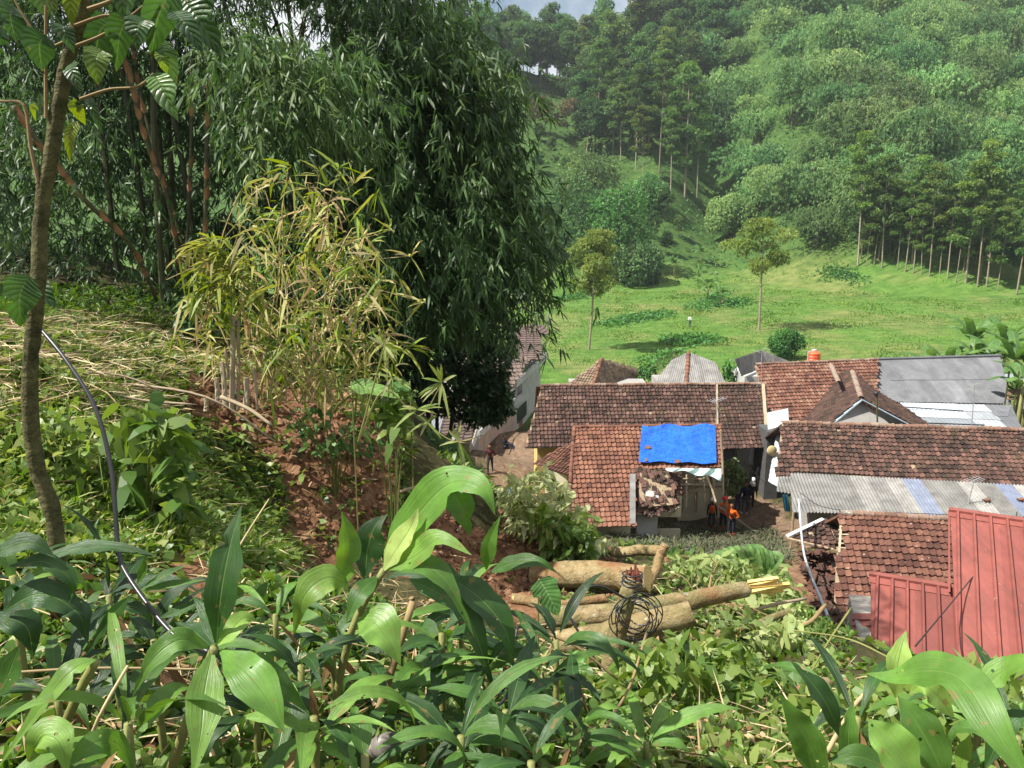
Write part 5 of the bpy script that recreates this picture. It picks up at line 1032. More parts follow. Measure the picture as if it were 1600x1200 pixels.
for u0, v0, u1, v1, w_, tt in [(205, 22, 182, 112, 40, .35), (272, -20, 236, 88, 54, .3), (285, -5, 345, 88, 48, .25), (270, 18, 318, 84, 34, .15), (176, 28, 148, 98, 48, .2), (160, 78, 154, 134, 38, .75), (240, 114, 279, 190, 36, .55), (118, 165, 134, 196, 22, .9), (122, 190, 110, 256, 17, .95), (138, 150, 162, 212, 15, .3), (68, -15, 74, 28, 40, .4), (122, -20, 113, 42, 26, .95), (22, 10, 25, 66, 46, .15), (72, 55, 66, 112, 46, .2), (98, 40, 116, 84, 30, .3), (250, 60, 277, 132, 34, .45), (228, 30, 215, 80, 40, .3), (255, 88, 262, 118, 22, .8), (45, 430, 32, 512, 52, .35), (42, 434, 90, 482, 34, .2), (2, 442, -6, 500, 30, .3), (300, -40, 330, 40, 46, .2), (215, -30, 190, 30, 44, .4), (150, -30, 175, 20, 40, .3), (60, -30, 90, 20, 40, .8), (0, 40, -10, 100, 44, .2), (110, 100, 130, 150, 24, .3), (60, 170, 56, 190, 10, .9)]:
    d = 2.45 + .25 * rng.random(); a0, a1 = pt(u0, v0, d), pt(u1, v1, d - .05 + .1 * rng.random()); mid = (a0 + a1) / 2 + [0, -.02, .02]
    strap_obj('leaf', cr([a0, mid, a1], 7), w_ * d / F, nrm(nrm(CAM - a0) * .8 + UP * .35 + rvec(1)[0] * .35), tt, COFF, h, prof='oval', fold=.22, wave=.05, nc=7)
# ------------------------------------------------------------------ strap-leaved plants in the foreground
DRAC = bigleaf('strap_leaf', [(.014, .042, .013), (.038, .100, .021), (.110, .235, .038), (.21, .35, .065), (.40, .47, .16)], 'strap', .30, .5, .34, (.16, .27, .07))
DSTEM = plain('strap_stem', [(.14, .17, .04), (.24, .22, .09)], .6, .3, 12, .3)
def drac(label, d0, lvs, stem):
    h = thing('strap_leaf_plant', label, 'plant', pt(stem[-1][0], stem[-1][1], stem[-1][2] if len(stem[-1]) > 2 else d0))
    for pts_, w_, tt in lvs:
        Pp = [pt(p[0], p[1], p[2] if len(p) > 2 else d0) for p in pts_]; d = d0
        strap_obj('leaf', cr(Pp, 6), w_ * d / F, nrm(nrm(CAM - Pp[1]) * .75 + UP * .55 + rvec(1)[0] * .22), tt, DRAC, h, prof='strap', fold=.22, wave=.05, nc=7)
    A = Acc(); A.tube(cr([pt(p[0], p[1], p[2] if len(p) > 2 else d0) for p in stem], 6), [.012, .015], 8, .5); A.obj('stem', DSTEM, h, True); return h
drac('strap-leaved plant with one tall upright blade and hole-pocked leaves, lower left', 1.9, [
    ([(338, 1005), (345, 930), (360, 850, 1.95), (378, 788, 2.0)], 54, .25), ([(332, 1018), (320, 1080, 1.8), (315, 1140, 1.72), (300, 1225, 1.65)], 58, .62), ([(345, 1018), (385, 1050, 1.8), (420, 1095, 1.75), (446, 1148, 1.72)], 64, .5), ([(325, 1012), (280, 1000, 1.86), (235, 1035, 1.82), (206, 1090, 1.8)], 38, .5),
    ([(340, 1008), (362, 985), (382, 965, 1.95), (404, 972, 1.97)], 36, .75), ([(345, 1015), (400, 1040, 2.0), (450, 1080, 2.02), (482, 1115, 2.05)], 42, .35), ([(330, 1010), (300, 985, 2.), (274, 972, 2.05)], 36, .15), ([(335, 1008), (322, 960, 2.), (300, 930, 2.05)], 26, .2)], [(335, 1012), (305, 1090, 1.95), (265, 1210, 2.0)])
drac('tall strap-leaved plant in the centre with a pale rolled spear and a big arching leaf', 2.5, [
    ([(598, 893), (620, 858), (643, 822), (654, 792)], 40, .92), ([(600, 890, 2.52), (640, 822, 2.55), (700, 757, 2.5), (752, 762, 2.42), (774, 805, 2.4)], 66, .5), ([(528, 930), (545, 870), (541, 830), (533, 798)], 40, .6), ([(570, 905, 2.55), (574, 860, 2.58), (584, 825, 2.6), (606, 803, 2.62)], 50, .15),
    ([(605, 890), (650, 868, 2.45), (690, 842, 2.4), (738, 868, 2.35)], 44, .6), ([(610, 892), (660, 883, 2.42), (702, 915, 2.38), (742, 998, 2.35)], 42, .45), ([(560, 968, 2.4), (585, 972, 2.34), (608, 1000, 2.3), (626, 1040, 2.28)], 64, .6), ([(545, 915), (512, 903, 2.45), (476, 932, 2.4), (458, 995, 2.4)], 50, .7),
    ([(700, 880, 2.6), (722, 940, 2.55), (748, 1005, 2.5), (775, 1090, 2.5)], 46, .25), ([(690, 895, 2.6), (745, 930, 2.55), (790, 985, 2.52), (800, 1040, 2.5)], 50, .25), ([(760, 890, 2.7), (764, 850, 2.7), (783, 803, 2.7)], 28, .5), ([(765, 895, 2.7), (800, 880, 2.65), (842, 878, 2.6), (872, 896, 2.6)], 28, .3), ([(705, 762, 2.55), (722, 795, 2.5), (735, 838, 2.5)], 44, .45), ([(640, 905, 2.5), (690, 930, 2.45), (720, 960, 2.42)], 36, .3), ([(590, 900), (560, 930, 2.4), (540, 975, 2.38)], 34, .3)], [(600, 890), (560, 960), (540, 1020), (515, 1140, 2.55)])
drac('strap-leaved plant at the bottom right with one great leaf arching before the red roof', 1.9, [
    ([(1400, 1090, 2.1), (1402, 1050, 2.1), (1408, 1015, 2.12), (1416, 984, 2.15)], 48, .8), ([(1625, 1250, 1.55), (1560, 1150, 1.62), (1505, 1065, 1.75), (1450, 1048, 1.85), (1395, 1058, 1.92), (1352, 1052, 1.98)], 66, .5), ([(1290, 1230), (1264, 1165), (1240, 1122), (1216, 1082)], 56, .45), ([(1326, 1200, 2.), (1326, 1140, 2.), (1334, 1092, 2.02)], 34, .4), ([(1318, 1160, 2.1), (1292, 1102, 2.1), (1264, 1062, 2.12), (1233, 1030, 2.15)], 46, .2),
    ([(1482, 1230, 1.8), (1452, 1165, 1.82), (1424, 1118, 1.85), (1402, 1086, 1.88)], 66, .4), ([(1440, 1230, 1.72), (1402, 1175, 1.75), (1372, 1142, 1.78), (1357, 1122, 1.8)], 68, .6), ([(1530, 1080, 2), (1562, 1052, 2), (1605, 1035, 1.95), (1650, 1035, 1.9)], 46, .55), ([(1295, 1190), (1340, 1182), (1385, 1200), (1410, 1225)], 42, .35), ([(1498, 1215), (1508, 1175), (1517, 1145)], 26, .65), ([(1490, 1120, 2.05), (1462, 1085, 2.05), (1440, 1070, 2.06), (1420, 1085, 2.08)], 52, .75), ([(1540, 1200, 2.), (1575, 1130, 2.), (1612, 1110, 2.)], 40, .2)], [(1405, 1090, 2.1), (1420, 1140, 2.05), (1445, 1240, 2.0)])
drac('strap-leaved plant in the lower left corner with one long leaf trailing to the edge', 1.9, [
    ([(150, 1030), (112, 1048, 1.85), (60, 1110, 1.8), (-10, 1210, 1.75)], 36, .6), ([(-20, 870), (45, 848), (88, 872)], 36, .2), ([(15, 885), (70, 878), (112, 908), (108, 945)], 30, .25), ([(5, 955), (60, 928), (112, 950), (134, 998)], 48, .15), ([(85, 948), (122, 958), (138, 1005)], 40, .1), ([(-10, 960), (40, 978), (52, 1030)], 52, .12), ([(45, 1190, 1.7), (68, 1150, 1.7), (95, 1162, 1.68), (106, 1215, 1.66)], 54, .65), ([(205, 930, 2.2), (170, 970, 2.2), (130, 1030, 2.2)], 24, .2), ([(215, 912, 2.2), (224, 890, 2.2), (228, 866, 2.2)], 16, .4), ([(222, 920, 2.2), (258, 898, 2.2), (297, 880, 2.2)], 20, .3), ([(226, 922, 2.2), (275, 912, 2.2), (322, 906, 2.2)], 17, .45), ([(250, 965, 2.2), (290, 950, 2.2), (325, 932, 2.2)], 20, .25), ([(30, 1010), (10, 1060), (-15, 1100)], 44, .3), ([(100, 1200, 1.7), (150, 1160, 1.75), (190, 1170, 1.8), (210, 1215, 1.8)], 40, .45)], [(150, 1032), (120, 1090), (60, 1230, 1.95)])
DEADL = bigleaf('dead_strap_leaf', [(.16, .09, .035), (.28, .18, .08), (.40, .30, .16)], 'strap', .6, .25, .2, (.35, .26, .14))
def rosette(label, u, v, d, n, tb, L=.42, W=.06, up=.6):
    c = pt(u, v, d); gzv = gz(c[0], c[1]); h = thing('strap_leaf_plant', label, 'plant', (c[0], c[1], min(gzv, c[2] - .05)))
    for i in range(n):
        th = i * 2.4 + rng.random() * 1.4; el = up + .5 * rng.normal() * .6; l = L * (.40 + .75 * rng.random()); s = np.linspace(0, 1, 12); ang = el - (.7 + 1.7 * rng.random()) * s ** (1.1 + .9 * rng.random())
        cc = c + np.array([0, 0, -.10 * (i / n)]) + np.cumsum(np.stack([math.cos(th) * np.cos(ang), math.sin(th) * np.cos(ang), np.sin(ang)], -1) * l / 11, 0)
        dead = i >= n - 2 and rng.random() < .7
        if dead: cc[:, 2] = c[2] - .05 - np.linspace(0, .8, 12) ** 1.2 * l * .9; cc[:, :2] = c[:2] + (cc[:, :2] - c[:2]) * .45
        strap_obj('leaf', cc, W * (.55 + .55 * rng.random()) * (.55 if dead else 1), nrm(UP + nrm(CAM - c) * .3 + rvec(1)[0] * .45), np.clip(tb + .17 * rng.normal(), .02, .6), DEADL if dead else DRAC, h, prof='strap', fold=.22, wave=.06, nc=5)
    A = Acc(); A.tube(cr([c, c * .5 + np.array([c[0], c[1] - .03, gzv]) * .5, np.array([c[0], c[1], min(gzv, c[2] - .1) - .05])], 3), [.012, .016], 7, .4); A.obj('stem', DSTEM, h, True)
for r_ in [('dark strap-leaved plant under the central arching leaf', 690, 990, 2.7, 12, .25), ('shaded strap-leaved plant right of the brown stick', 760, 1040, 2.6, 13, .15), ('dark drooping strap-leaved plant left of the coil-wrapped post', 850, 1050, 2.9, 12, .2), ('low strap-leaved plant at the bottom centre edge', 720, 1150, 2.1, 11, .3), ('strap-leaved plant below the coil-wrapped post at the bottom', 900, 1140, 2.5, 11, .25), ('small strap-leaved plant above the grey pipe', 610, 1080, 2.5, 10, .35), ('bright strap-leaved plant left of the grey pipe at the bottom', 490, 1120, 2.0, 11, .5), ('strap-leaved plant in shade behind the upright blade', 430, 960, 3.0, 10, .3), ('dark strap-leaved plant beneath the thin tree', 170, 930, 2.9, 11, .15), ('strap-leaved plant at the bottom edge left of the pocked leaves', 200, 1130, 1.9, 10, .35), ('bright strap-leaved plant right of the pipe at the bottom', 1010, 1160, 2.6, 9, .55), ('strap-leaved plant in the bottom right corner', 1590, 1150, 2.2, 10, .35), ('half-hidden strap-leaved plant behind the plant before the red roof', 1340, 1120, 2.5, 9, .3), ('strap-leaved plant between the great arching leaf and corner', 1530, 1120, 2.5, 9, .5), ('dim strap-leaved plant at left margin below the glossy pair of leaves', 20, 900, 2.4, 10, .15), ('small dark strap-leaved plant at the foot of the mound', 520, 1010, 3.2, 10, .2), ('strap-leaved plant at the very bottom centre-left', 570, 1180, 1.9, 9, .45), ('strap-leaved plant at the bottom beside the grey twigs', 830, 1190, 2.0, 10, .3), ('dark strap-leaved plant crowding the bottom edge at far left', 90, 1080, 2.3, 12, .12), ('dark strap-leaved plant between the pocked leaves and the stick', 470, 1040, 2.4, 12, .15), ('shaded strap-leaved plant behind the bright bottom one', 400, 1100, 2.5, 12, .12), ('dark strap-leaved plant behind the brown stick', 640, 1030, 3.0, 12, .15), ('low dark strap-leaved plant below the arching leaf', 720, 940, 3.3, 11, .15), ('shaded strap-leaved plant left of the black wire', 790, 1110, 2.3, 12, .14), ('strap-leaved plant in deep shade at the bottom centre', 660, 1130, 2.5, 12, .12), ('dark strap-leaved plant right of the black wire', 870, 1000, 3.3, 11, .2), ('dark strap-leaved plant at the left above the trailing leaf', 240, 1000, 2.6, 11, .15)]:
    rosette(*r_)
# ------------------------------------------------------------------ taro leaves, fallen banana leaf
TARO = bigleaf('taro_leaf', [(.05, .13, .03), (.08, .19, .04), (.14, .25, .06)], 'pinnate', .4, .4, .38, (.22, .33, .12))
for lb, lv in (('taro plant with two heart-shaped leaves left of the cut logs', [(842, 905, 872, 962, 62, 6.0), (880, 1030, 925, 1062, 58, 5.0)]), ('taro plant with broad torn leaf below the logs', [(640, 600, 600, 615, 34, 8.4), (548, 600, 625, 622, 40, 8.2)]), ('pale taro leaves at the bottom centre right', [(960, 1110, 1000, 1170, 66, 3.4), (1060, 1130, 1040, 1190, 60, 3.2)])):
    P = pt(lv[0][0], lv[0][1], lv[0][5]); g = gz(P[0], P[1]); h = thing('taro_plant', lb, 'plant', (P[0], P[1], min(g, P[2] - .1)))
    for u0, v0, u1, v1, w_, d in lv:
        a0, a1 = pt(u0, v0, d), pt(u1, v1, d - .15); strap_obj('leaf', cr([a0, (a0 + a1) / 2 + [0, 0, .02], a1], 8), w_ * d / F, nrm(UP + nrm(CAM - a0) * .8), rng.random(), TARO, h, prof='heart', fold=.1, wave=.04, nc=9)
        A = Acc(); A.tube(cr([a0, a0 + [0, .05, -.2], [a0[0], a0[1] + .05, gz(a0[0], a0[1]) - .05]], 4), .008, 6); A.obj('stalk', GTWIG, h)
h = thing('fallen_banana_leaf', 'big fallen banana leaf curled over the debris edge', 'leaf', pt(1100, 890, 11.3))
mr = cr([pt(1085, 882, 11.4), pt(1130, 858, 11.3), pt(1175, 850, 11.2), pt(1206, 862, 11.1)], 5)
for q in range(2, len(mr)):
    for k in range(2): s0 = mr[q] + rng.normal(size=3) * .012; strap_obj('leaf_strip', cr([s0, s0 + [.03 + rng.normal() * .03, -.12, -.03], s0 + [.06 + rng.normal() * .05, -.20, -.20 - .05 * rng.random()], s0 + [.06 + rng.normal() * .06, -.22, -.36 - .1 * rng.random()]], 4), .085, nrm(np.array([.1 * rng.normal(), -.7, .6])), .3 + .5 * rng.random(), BANANA, h, prof='banana', fold=.25, wave=.05, nc=5)
strap_obj('blade', cr([pt(1080, 905, 11.4), pt(1105, 885, 11.3), pt(1140, 872, 11.2), pt(1150, 880, 11.1)], 6), .36, nrm(np.array([-.3, -.6, .8])), .9, BANANA, h, prof='banana', fold=-.4, wave=.06, nc=7)
A = Acc(); A.tube(cr([pt(1060, 905, 11.4), pt(1110, 885, 11.35), pt(1160, 862, 11.2)], 5), [.03, .02], 7, .8); A.obj('midrib', GTWIG, h)
# ------------------------------------------------------------------ logs
LOGB, t, o = newmat('log_bark'); ge = nd(t, 'NewGeometry').outputs['Position']
c = ramp(t, noise(t, 5., 6, .7, ge), [(.3, (.16, .115, .05)), (.5, (.30, .225, .115)), (.72, (.43, .36, .22))])
c = mixc(t, math_(t, 'MULTIPLY', math_(t, 'SUBTRACT', noise(t, 2.2, 4, .6, ge), .52), 5., None, True), c, (.25, .11, .05))
c = mixc(t, math_(t, 'MULTIPLY', attr(t, 'tint'), math_(t, 'MULTIPLY', math_(t, 'SUBTRACT', noise(t, 3.1, 5, .7, ge), .40), 4., None, True)), c, (.13, .14, .055))
c = mixc(t, math_(t, 'MULTIPLY', math_(t, 'SUBTRACT', noise(t, 11., 2, .5, ge), .70), 14., None, True), c, (.55, .53, .44))
c = mixc(t, math_(t, 'MULTIPLY', math_(t, 'SUBTRACT', noise(t, 9., 6, .75, ge), .55), 6., None, True), c, (.09, .06, .03))
pr(t, o, c, .88, .2, bump(t, math_(t, 'ADD', noise(t, 34., 6, .7, ge), noise(t, 7., 3, .6, ge)), 1., .03))
CUTW = plain('fresh_cut_wood', [(.46, .31, .12), (.62, .46, .20)], .7, .25, 6, .4)
def log(label, pts_, r, moss=.3, end=True, seg=14):
    P = [pt(*p) for p in pts_]; c = cr(P, 6); h = thing('log', label, 'log', c[0]); n = len(c); c = c + rng.normal(size=c.shape) * .006
    A = Acc(); A.tube(c, r, seg, moss, False, .07); A.obj('bark', LOGB, h, True)
    rr = np.atleast_1d(r); rr = [rr[0], rr[-1]]
    A = Acc(); d0, d1 = nrm(c[0] - c[1]), nrm(c[-1] - c[-2])
    for e_, dd_, r_e in ((c[0], d0, rr[0]), (c[-1], d1, rr[1])):       # growth rings
        x_ = nrm(np.cross(dd_, [.2, .1, 1.])); y_ = np.cross(dd_, x_); th_ = np.arange(16) / 16 * 6.283; cen = x_ * .12 * r_e
        for q in range(7):
            r0_, r1_ = r_e * .95 * (q / 7), r_e * .95 * ((q + 1) / 7)
            V = np.vstack([e_ + dd_ * (.002 - .0015 * ((q + z) % 2)) + cen * (1 - rq / r_e) + rq * (np.cos(th_)[:, None] * x_ + np.sin(th_)[:, None] * y_) for z, rq in ((0, r0_), (1, r1_))])
            j_ = np.arange(16); A.add(V, None, np.stack([j_, (j_ + 1) % 16, 16 + (j_ + 1) % 16, 16 + j_], -1), .15 if q % 2 else .85)
    A.obj('ring_face', CUTW, h); A = Acc()
    A.tube([c[0] - d0 * .03, c[0] - d0 * .002], [rr[0] * .985, rr[0] * .96], seg, .4); A.tube([c[-1] - d1 * .03, c[-1] - d1 * .002], [rr[1] * .985, rr[1] * .96], seg, .7); A.obj('cut_end', CUTW, h)
    return h
log('thick soil-smeared sawn log lying level across the debris', [(835, 900, 8.9), (930, 898, 8.6), (1014, 905, 8.3)], [.165, .16], .15)
log('short pale log behind the thick sawn log', [(960, 863, 9.8), (1000, 860, 9.6), (1034, 861, 9.4)], [.07, .075], .2)
log('bent pale branch stub sticking up beside the thick log', [(1040, 851, 8.9), (1030, 875, 8.8), (1016, 908, 8.6)], [.055, .06], .1)
h = log('long mossy log ending in a yellow splintered break', [(842, 968, 7.2), (960, 958, 7.15), (1075, 938, 7.2), (1165, 920, 7.4)], [.115, .10, .085], .9)
A = Acc(); e = pt(1163, 921, 7.4)
for k in range(9): A.bar(e + rng.normal(size=3) * .035, pt(1195 + 38 * rng.random(), 911 + 6 * rng.normal(), 7.4) + rng.normal(size=3) * .02, .035, .02, (0, -.4, 1), rng.random())
A.obj('splintered_end', plain('splinter_wood', [(.60, .40, .12), (.75, .55, .20)], .6, .3, 8, .3), h)
log('brown knotted log in front of the mossy one', [(872, 1006, 6.5), (980, 984, 6.4), (1082, 958, 6.4)], [.12, .115], .4)
log('slim pale trunk lying across the left end of the pile', [(800, 935, 7.6), (870, 945, 7.5), (945, 935, 7.6)], [.06, .05], .5)
log('thin greenish trunk pointing right out of the leaves', [(1060, 1000, 6.6), (1150, 985, 6.7), (1235, 955, 7.0)], [.045, .035], .8)
log('grey dead log half buried under the wilted shrub', [(770, 842, 10.2), (805, 835, 10.1), (846, 824, 10.1)], [.10, .09], .2)
log('short log stub at the left end of the debris', [(862, 870, 9.9), (876, 868, 9.8), (888, 880, 9.6)], [.10, .10], .1)
log('gnarled root log among leaves at lower right', [(1120, 1118, 4.9), (1185, 1108, 4.8), (1250, 1085, 4.8), (1290, 1070, 5)], [.07, .06, .05], .3)
log('thin branch propped under the logs beside the post', [(1035, 985, 6.6), (1046, 1030, 6.3), (1050, 1068, 6.1)], [.05, .042], .2)
h = thing('broken_post', 'broken mossy post wrapped with a coil of black cable', 'post', pt(950, 1070, 5.6))
c = cr([pt(948, 1085, 5.6), pt(962, 1000, 5.65), pt(978, 940, 5.7), pt(990, 905, 5.75)], 6); A = Acc(); A.tube(c, [.085, .075, .07], 14, .8, True, .12); A.obj('trunk', LOGB, h, True)
A = Acc(); e = c[-1]
for k in range(7): th = k * .9; b = e + np.array([math.cos(th) * .045, math.sin(th) * .045, -.02]); A.tube([b, b + [rng.normal() * .012 - .01, rng.normal() * .01, .05 + .12 * rng.random()]], [.03, .006], 5, .2)
A.obj('snapped_top', plain('red_rot_wood', [(.13, .045, .03), (.24, .09, .06)], .85, .2, 9, .6), h)
CABLE = plain('black_cable', [(.012, .012, .014), (.05, .05, .055)], .35, .5, 5, 0)
h = thing('cable_coil', 'coil of thin black cable hung round the broken post', 'cable', pt(985, 980, 5.6))
for k in range(10):
    cu, cv = 994 + rng.normal() * 8, 966 + rng.normal() * 6; ru, rv = 34 + rng.normal() * 5, 30 + rng.normal() * 6; tl = .5 + rng.normal() * .25; th = np.linspace(0, 6.283 * (1 if k % 3 else .85), 30); dd = 5.68 + .11 * np.sin(th + k) ; uu = cu + ru * np.cos(th) * math.cos(tl) - rv * np.sin(th) * math.sin(tl) * .7; vv = cv + ru * np.cos(th) * math.sin(tl) * .6 + rv * np.sin(th) * math.cos(tl)
    A = Acc(); A.tube(pt(uu, vv, dd), .005, 5, rng.random(), False); A.obj('loop', CABLE, h, True)
for k in range(4):
    th = np.linspace(0, 6.283, 20); b = c[-2] + np.array([0, 0, .035 * k - .02]); A = Acc(); A.tube(b + np.stack([np.cos(th) * .08, np.sin(th) * .08, .012 * np.sin(th + k)], -1), .007, 5, .5, False); A.obj('wrap', CABLE, h, True)
for pts_, r, lb in (([(62, 512, 3.1), (105, 565, 3.0), (150, 640, 2.9), (175, 740, 2.8), (184, 850, 2.7), (200, 900, 2.6), (270, 990, 2.4), (330, 1020, 2.3)], .0085, 'thick black cable curving down past the thin tree'), ([(978, 935, 5.6), (930, 915, 5.5), (888, 945, 5.4), (905, 990, 5.3), (935, 1040, 5.3), (948, 1068, 5.4)], .010, 'black cable loop trailing left from the post'), ([(1035, 985, 5.6), (1062, 1020, 5.5), (1075, 1060, 5.3), (1050, 1090, 5.2)], .007, 'thin cable end drooping right of the coil'), ([(808, 980, 2.9), (800, 1040, 2.8), (790, 1090, 2.7), (740, 1130, 2.6)], .006, 'black wire hanging among the dark leaves'), ([(0, 1052, 2.2), (150, 1044, 2.3), (320, 1046, 2.4)], .0045, 'pale straw string stretched across the lower left leaves')):
    A = Acc(); A.tube(cr([pt(*p) for p in pts_], 8), r, 7, .3, True); tag(A.obj('cable', STRAW if 'straw' in lb else CABLE, None, True), lb, 'cable')
h = thing('drain_pipe', 'grey plastic pipe end with a collar at the bottom centre', 'pipe', pt(590, 1165, 2.2))
PVC = plain('grey_pvc', [(.10, .09, .08), (.19, .17, .15)], .45, .4, 12, .2); d = nrm(pt(626, 1158, 2.05) - pt(560, 1178, 2.3))
def hollow(A, c0, d, L, r, th=.004):
    A.tube([c0, c0 + d * L, c0 + d * L, c0 + d * (L - .12)], [r, r, r - th, r - th], 16, .5, False)
A = Acc(); hollow(A, pt(555, 1180, 2.3), d, .22, .030); A.obj('pipe', PVC, h, True); A = Acc(); hollow(A, pt(595, 1167, 2.18), d, .075, .037); A.obj('collar', PVC, h, True)
for pts_, r, lb, mm in (([(575, 1160, 2.7), (605, 1070, 2.75), (645, 940, 2.85)], .020, 'brown stick standing among the central leaves', TWIG), ([(735, 800, 8.9), (715, 830, 8.8)], .022, 'short pale stick stuck in the loose earth', WOOD), ([(150, 595, 8), (320, 620, 8), (430, 690, 8.2)], .017, 'long pale bamboo stick lying across the cut grass', WOOD), ([(0, 592, 7), (120, 604, 7), (220, 625, 7.2), (300, 632, 7.3)], .016, 'second pale stick lying left on the cut grass', WOOD), ([(60, 580, 7.5), (180, 585, 7.6), (250, 610, 7.7)], .013, 'thin pale stick above the cable on the grass', WOOD), ([(345, 620, 8.3), (390, 640, 8.2), (425, 665, 8.1)], .026, 'bamboo piece lying on the mound below the stubs', WOOD), ([(150, 545, 9), (180, 515, 9.2), (205, 498, 9.4)], .009, 'forked dry twig standing on the grassy rise', TWIG), ([(620, 770, 8.8), (660, 760, 8.9), (700, 770, 9)], .022, 'pale root poking from the right side of the earth bank', WOOD), ([(840, 985, 3.6), (900, 1010, 3.6), (965, 1062, 3.6)], .009, 'grey twig crossing left of the post', TWIG), ([(1010, 990, 4), (985, 1070, 3.4), (950, 1130, 3.), (905, 1210, 2.6)], .008, 'long grey twig running down to the bottom edge', TWIG), ([(1080, 1060, 4.5), (1010, 1130, 3.6), (960, 1180, 3.), (930, 1230, 2.7)], .007, 'second long twig slanting to the bottom edge', TWIG), ([(1200, 985, 7), (1260, 975, 7), (1290, 945, 7.2)], .028, 'broken branch end pointing at the rubble', TWIG), ([(1110, 985, 7.4), (1190, 950, 7.4), (1260, 935, 7.6)], .022, 'pale bare branch over the wilted leaves', WOOD), ([(1050, 868, 11), (1120, 878, 11), (1160, 895, 10.8)], .020, 'thin branch on the debris crest', TWIG), ([(1330, 950, 5), (1290, 1010, 4.6), (1262, 1060, 4.3)], .008, 'thin green branch before the red cladding', GTWIG), ([(1430, 1050, 4), (1330, 1000, 4.4), (1240, 985, 4.6)], .007, 'long bent twig reaching across to the red roof', GTWIG), ([(300, 990, 3.4), (370, 860, 4), (420, 780, 4.6)], .006, 'straw stalk slanting behind the upright blade', STRAW), ([(130, 1180, 1.8), (160, 1110, 1.8), (200, 1040, 1.85)], .006, 'withered beige stalk at lower left', STRAW), ([(1290, 1180, 3), (1330, 1110, 3), (1350, 1085, 3)], .012, 'dry brown leaf stalk at lower right', STRAW)):
    A = Acc(); A.tube(cr([pt(*p) for p in pts_], 6), [r, r * .7], 7, .6, True, .15); tag(A.obj('stick', mm, None, True), lb, 'stick')
# ------------------------------------------------------------------ shrubs
def shrub(label, regions, k, L, W, mat, tb, stem_px, d, name='shrub', axis=(0, 0, .1), nst=10, droop=.4, mat2=None):
    b = pt(*stem_px, d); b[2] = min(b[2], gz(b[0], b[1])); h = thing(name, label, 'shrub', b); a = Acc(); s_ = Acc()
    for poly, d0, d1, n in regions:
        q = sample_poly(poly, n); P = pt(q[:, 0], q[:, 1], d0 + (d1 - d0) * rng.random(n)); P[:, 2] = np.maximum(P[:, 2], H(P[:, 0], P[:, 1]) + .03)
        fans(a, P, nrm(rvec(n) * .8 + np.array(axis)), k, L, W, np.clip(tb + .22 * rng.normal(size=n), 0, 1), .75, droop, .12)
        for i in range(min(nst, n)):
            m_ = (b + P[i]) / 2 + [0, 0, .15]; s_.tube(cr([b, m_, P[i]], 4), [.012, .004], 5, rng.random(), False)
    a.obj('foliage', mat, h, False, 'stuff'); s_.obj('stem', mat2 or GTWIG, h, False, 'stuff')
shrub('pale wilting shrub with big drooping leaves left of the orange roof', [([(792, 745), (850, 730), (900, 770), (920, 810), (950, 850), (930, 880), (860, 860), (800, 790)], 9.3, 10.6, 190), ([(785, 770), (830, 780), (850, 830), (800, 830)], 9.3, 10.2, 60)], 5, .17, .065, WILT, .85, (870, 880), 9.8, axis=(-.1, -.1, -.05))
shrub('green fern-leaved shrub in front of the grey dead log', [([(830, 800), (900, 800), (940, 860), (920, 890), (860, 880)], 9., 9.6, 110)], 5, .16, .07, SHRUB, .5, (880, 885), 9.3)
shrub('wilted crown of a felled tree covering the debris in the middle right', [([(1040, 880), (1100, 865), (1230, 890), (1260, 950), (1230, 1000), (1080, 960)], 8.6, 11.2, 420), ([(1120, 955), (1250, 970), (1290, 1050), (1250, 1100), (1110, 1060)], 6.2, 8.2, 300)], 5, .15, .062, WILT, .42, (1100, 960), 8.2, 'felled_tree_crown', nst=26, mat2=TWIG)
shrub('sunlit leafy tangle below the logs at lower right', [([(1000, 1010), (1120, 1000), (1290, 1080), (1300, 1200), (960, 1200), (950, 1080)], 3.6, 5.8, 520)], 5, .105, .05, SHRUB, .5, (1120, 1150), 4.6, 'leafy_tangle', nst=30)
shrub('dark feathery shrub at the edge of the red soil drop', [([(1220, 960), (1300, 990), (1320, 1080), (1250, 1090), (1200, 1020)], 6.8, 8.6, 330)], 7, .10, .022, SHRUB, .12, (1260, 1060), 7.6)
shrub('leafy weed heap at the bottom right corner behind the strap leaves', [([(1300, 1080), (1450, 1060), (1620, 1060), (1620, 1200), (1300, 1200)], 3., 4.6, 330)], 5, .085, .045, SHRUB, .6, (1480, 1180), 3.6, 'weed_heap')
shrub('broad-leaved weed with serrated leaves left of centre on the slope', [([(170, 650), (260, 640), (300, 720), (290, 800), (190, 790)], 5.2, 5.9, 60)], 5, .19, .085, SHRUB, .25, (225, 790), 5.6)
shrub('bright lime weeds right behind the thin tree', [([(0, 640), (170, 640), (180, 720), (0, 730)], 5.4, 6.6, 170)], 5, .10, .05, SHRUB, .62, (80, 730), 6)
shrub('small dark-leaved shrub at the foot of the dark bamboo', [([(270, 440), (330, 420), (350, 520), (280, 540)], 11, 12, 80)], 6, .15, .075, DARKLF, .6, (310, 540), 11.6)
shrub('lone young plant with big pale leaves on the mound edge', [([(580, 640), (640, 610), (650, 660), (600, 680)], 8.2, 8.8, 26)], 4, .18, .085, SHRUB, .3, (610, 690), 8.5)
shrub('weeds hanging over the top of the bare earth bank', [([(430, 640), (600, 640), (600, 690), (540, 720), (440, 690)], 8.5, 9.4, 45)], 5, .13, .055, BROAD, .75, (520, 690), 9)
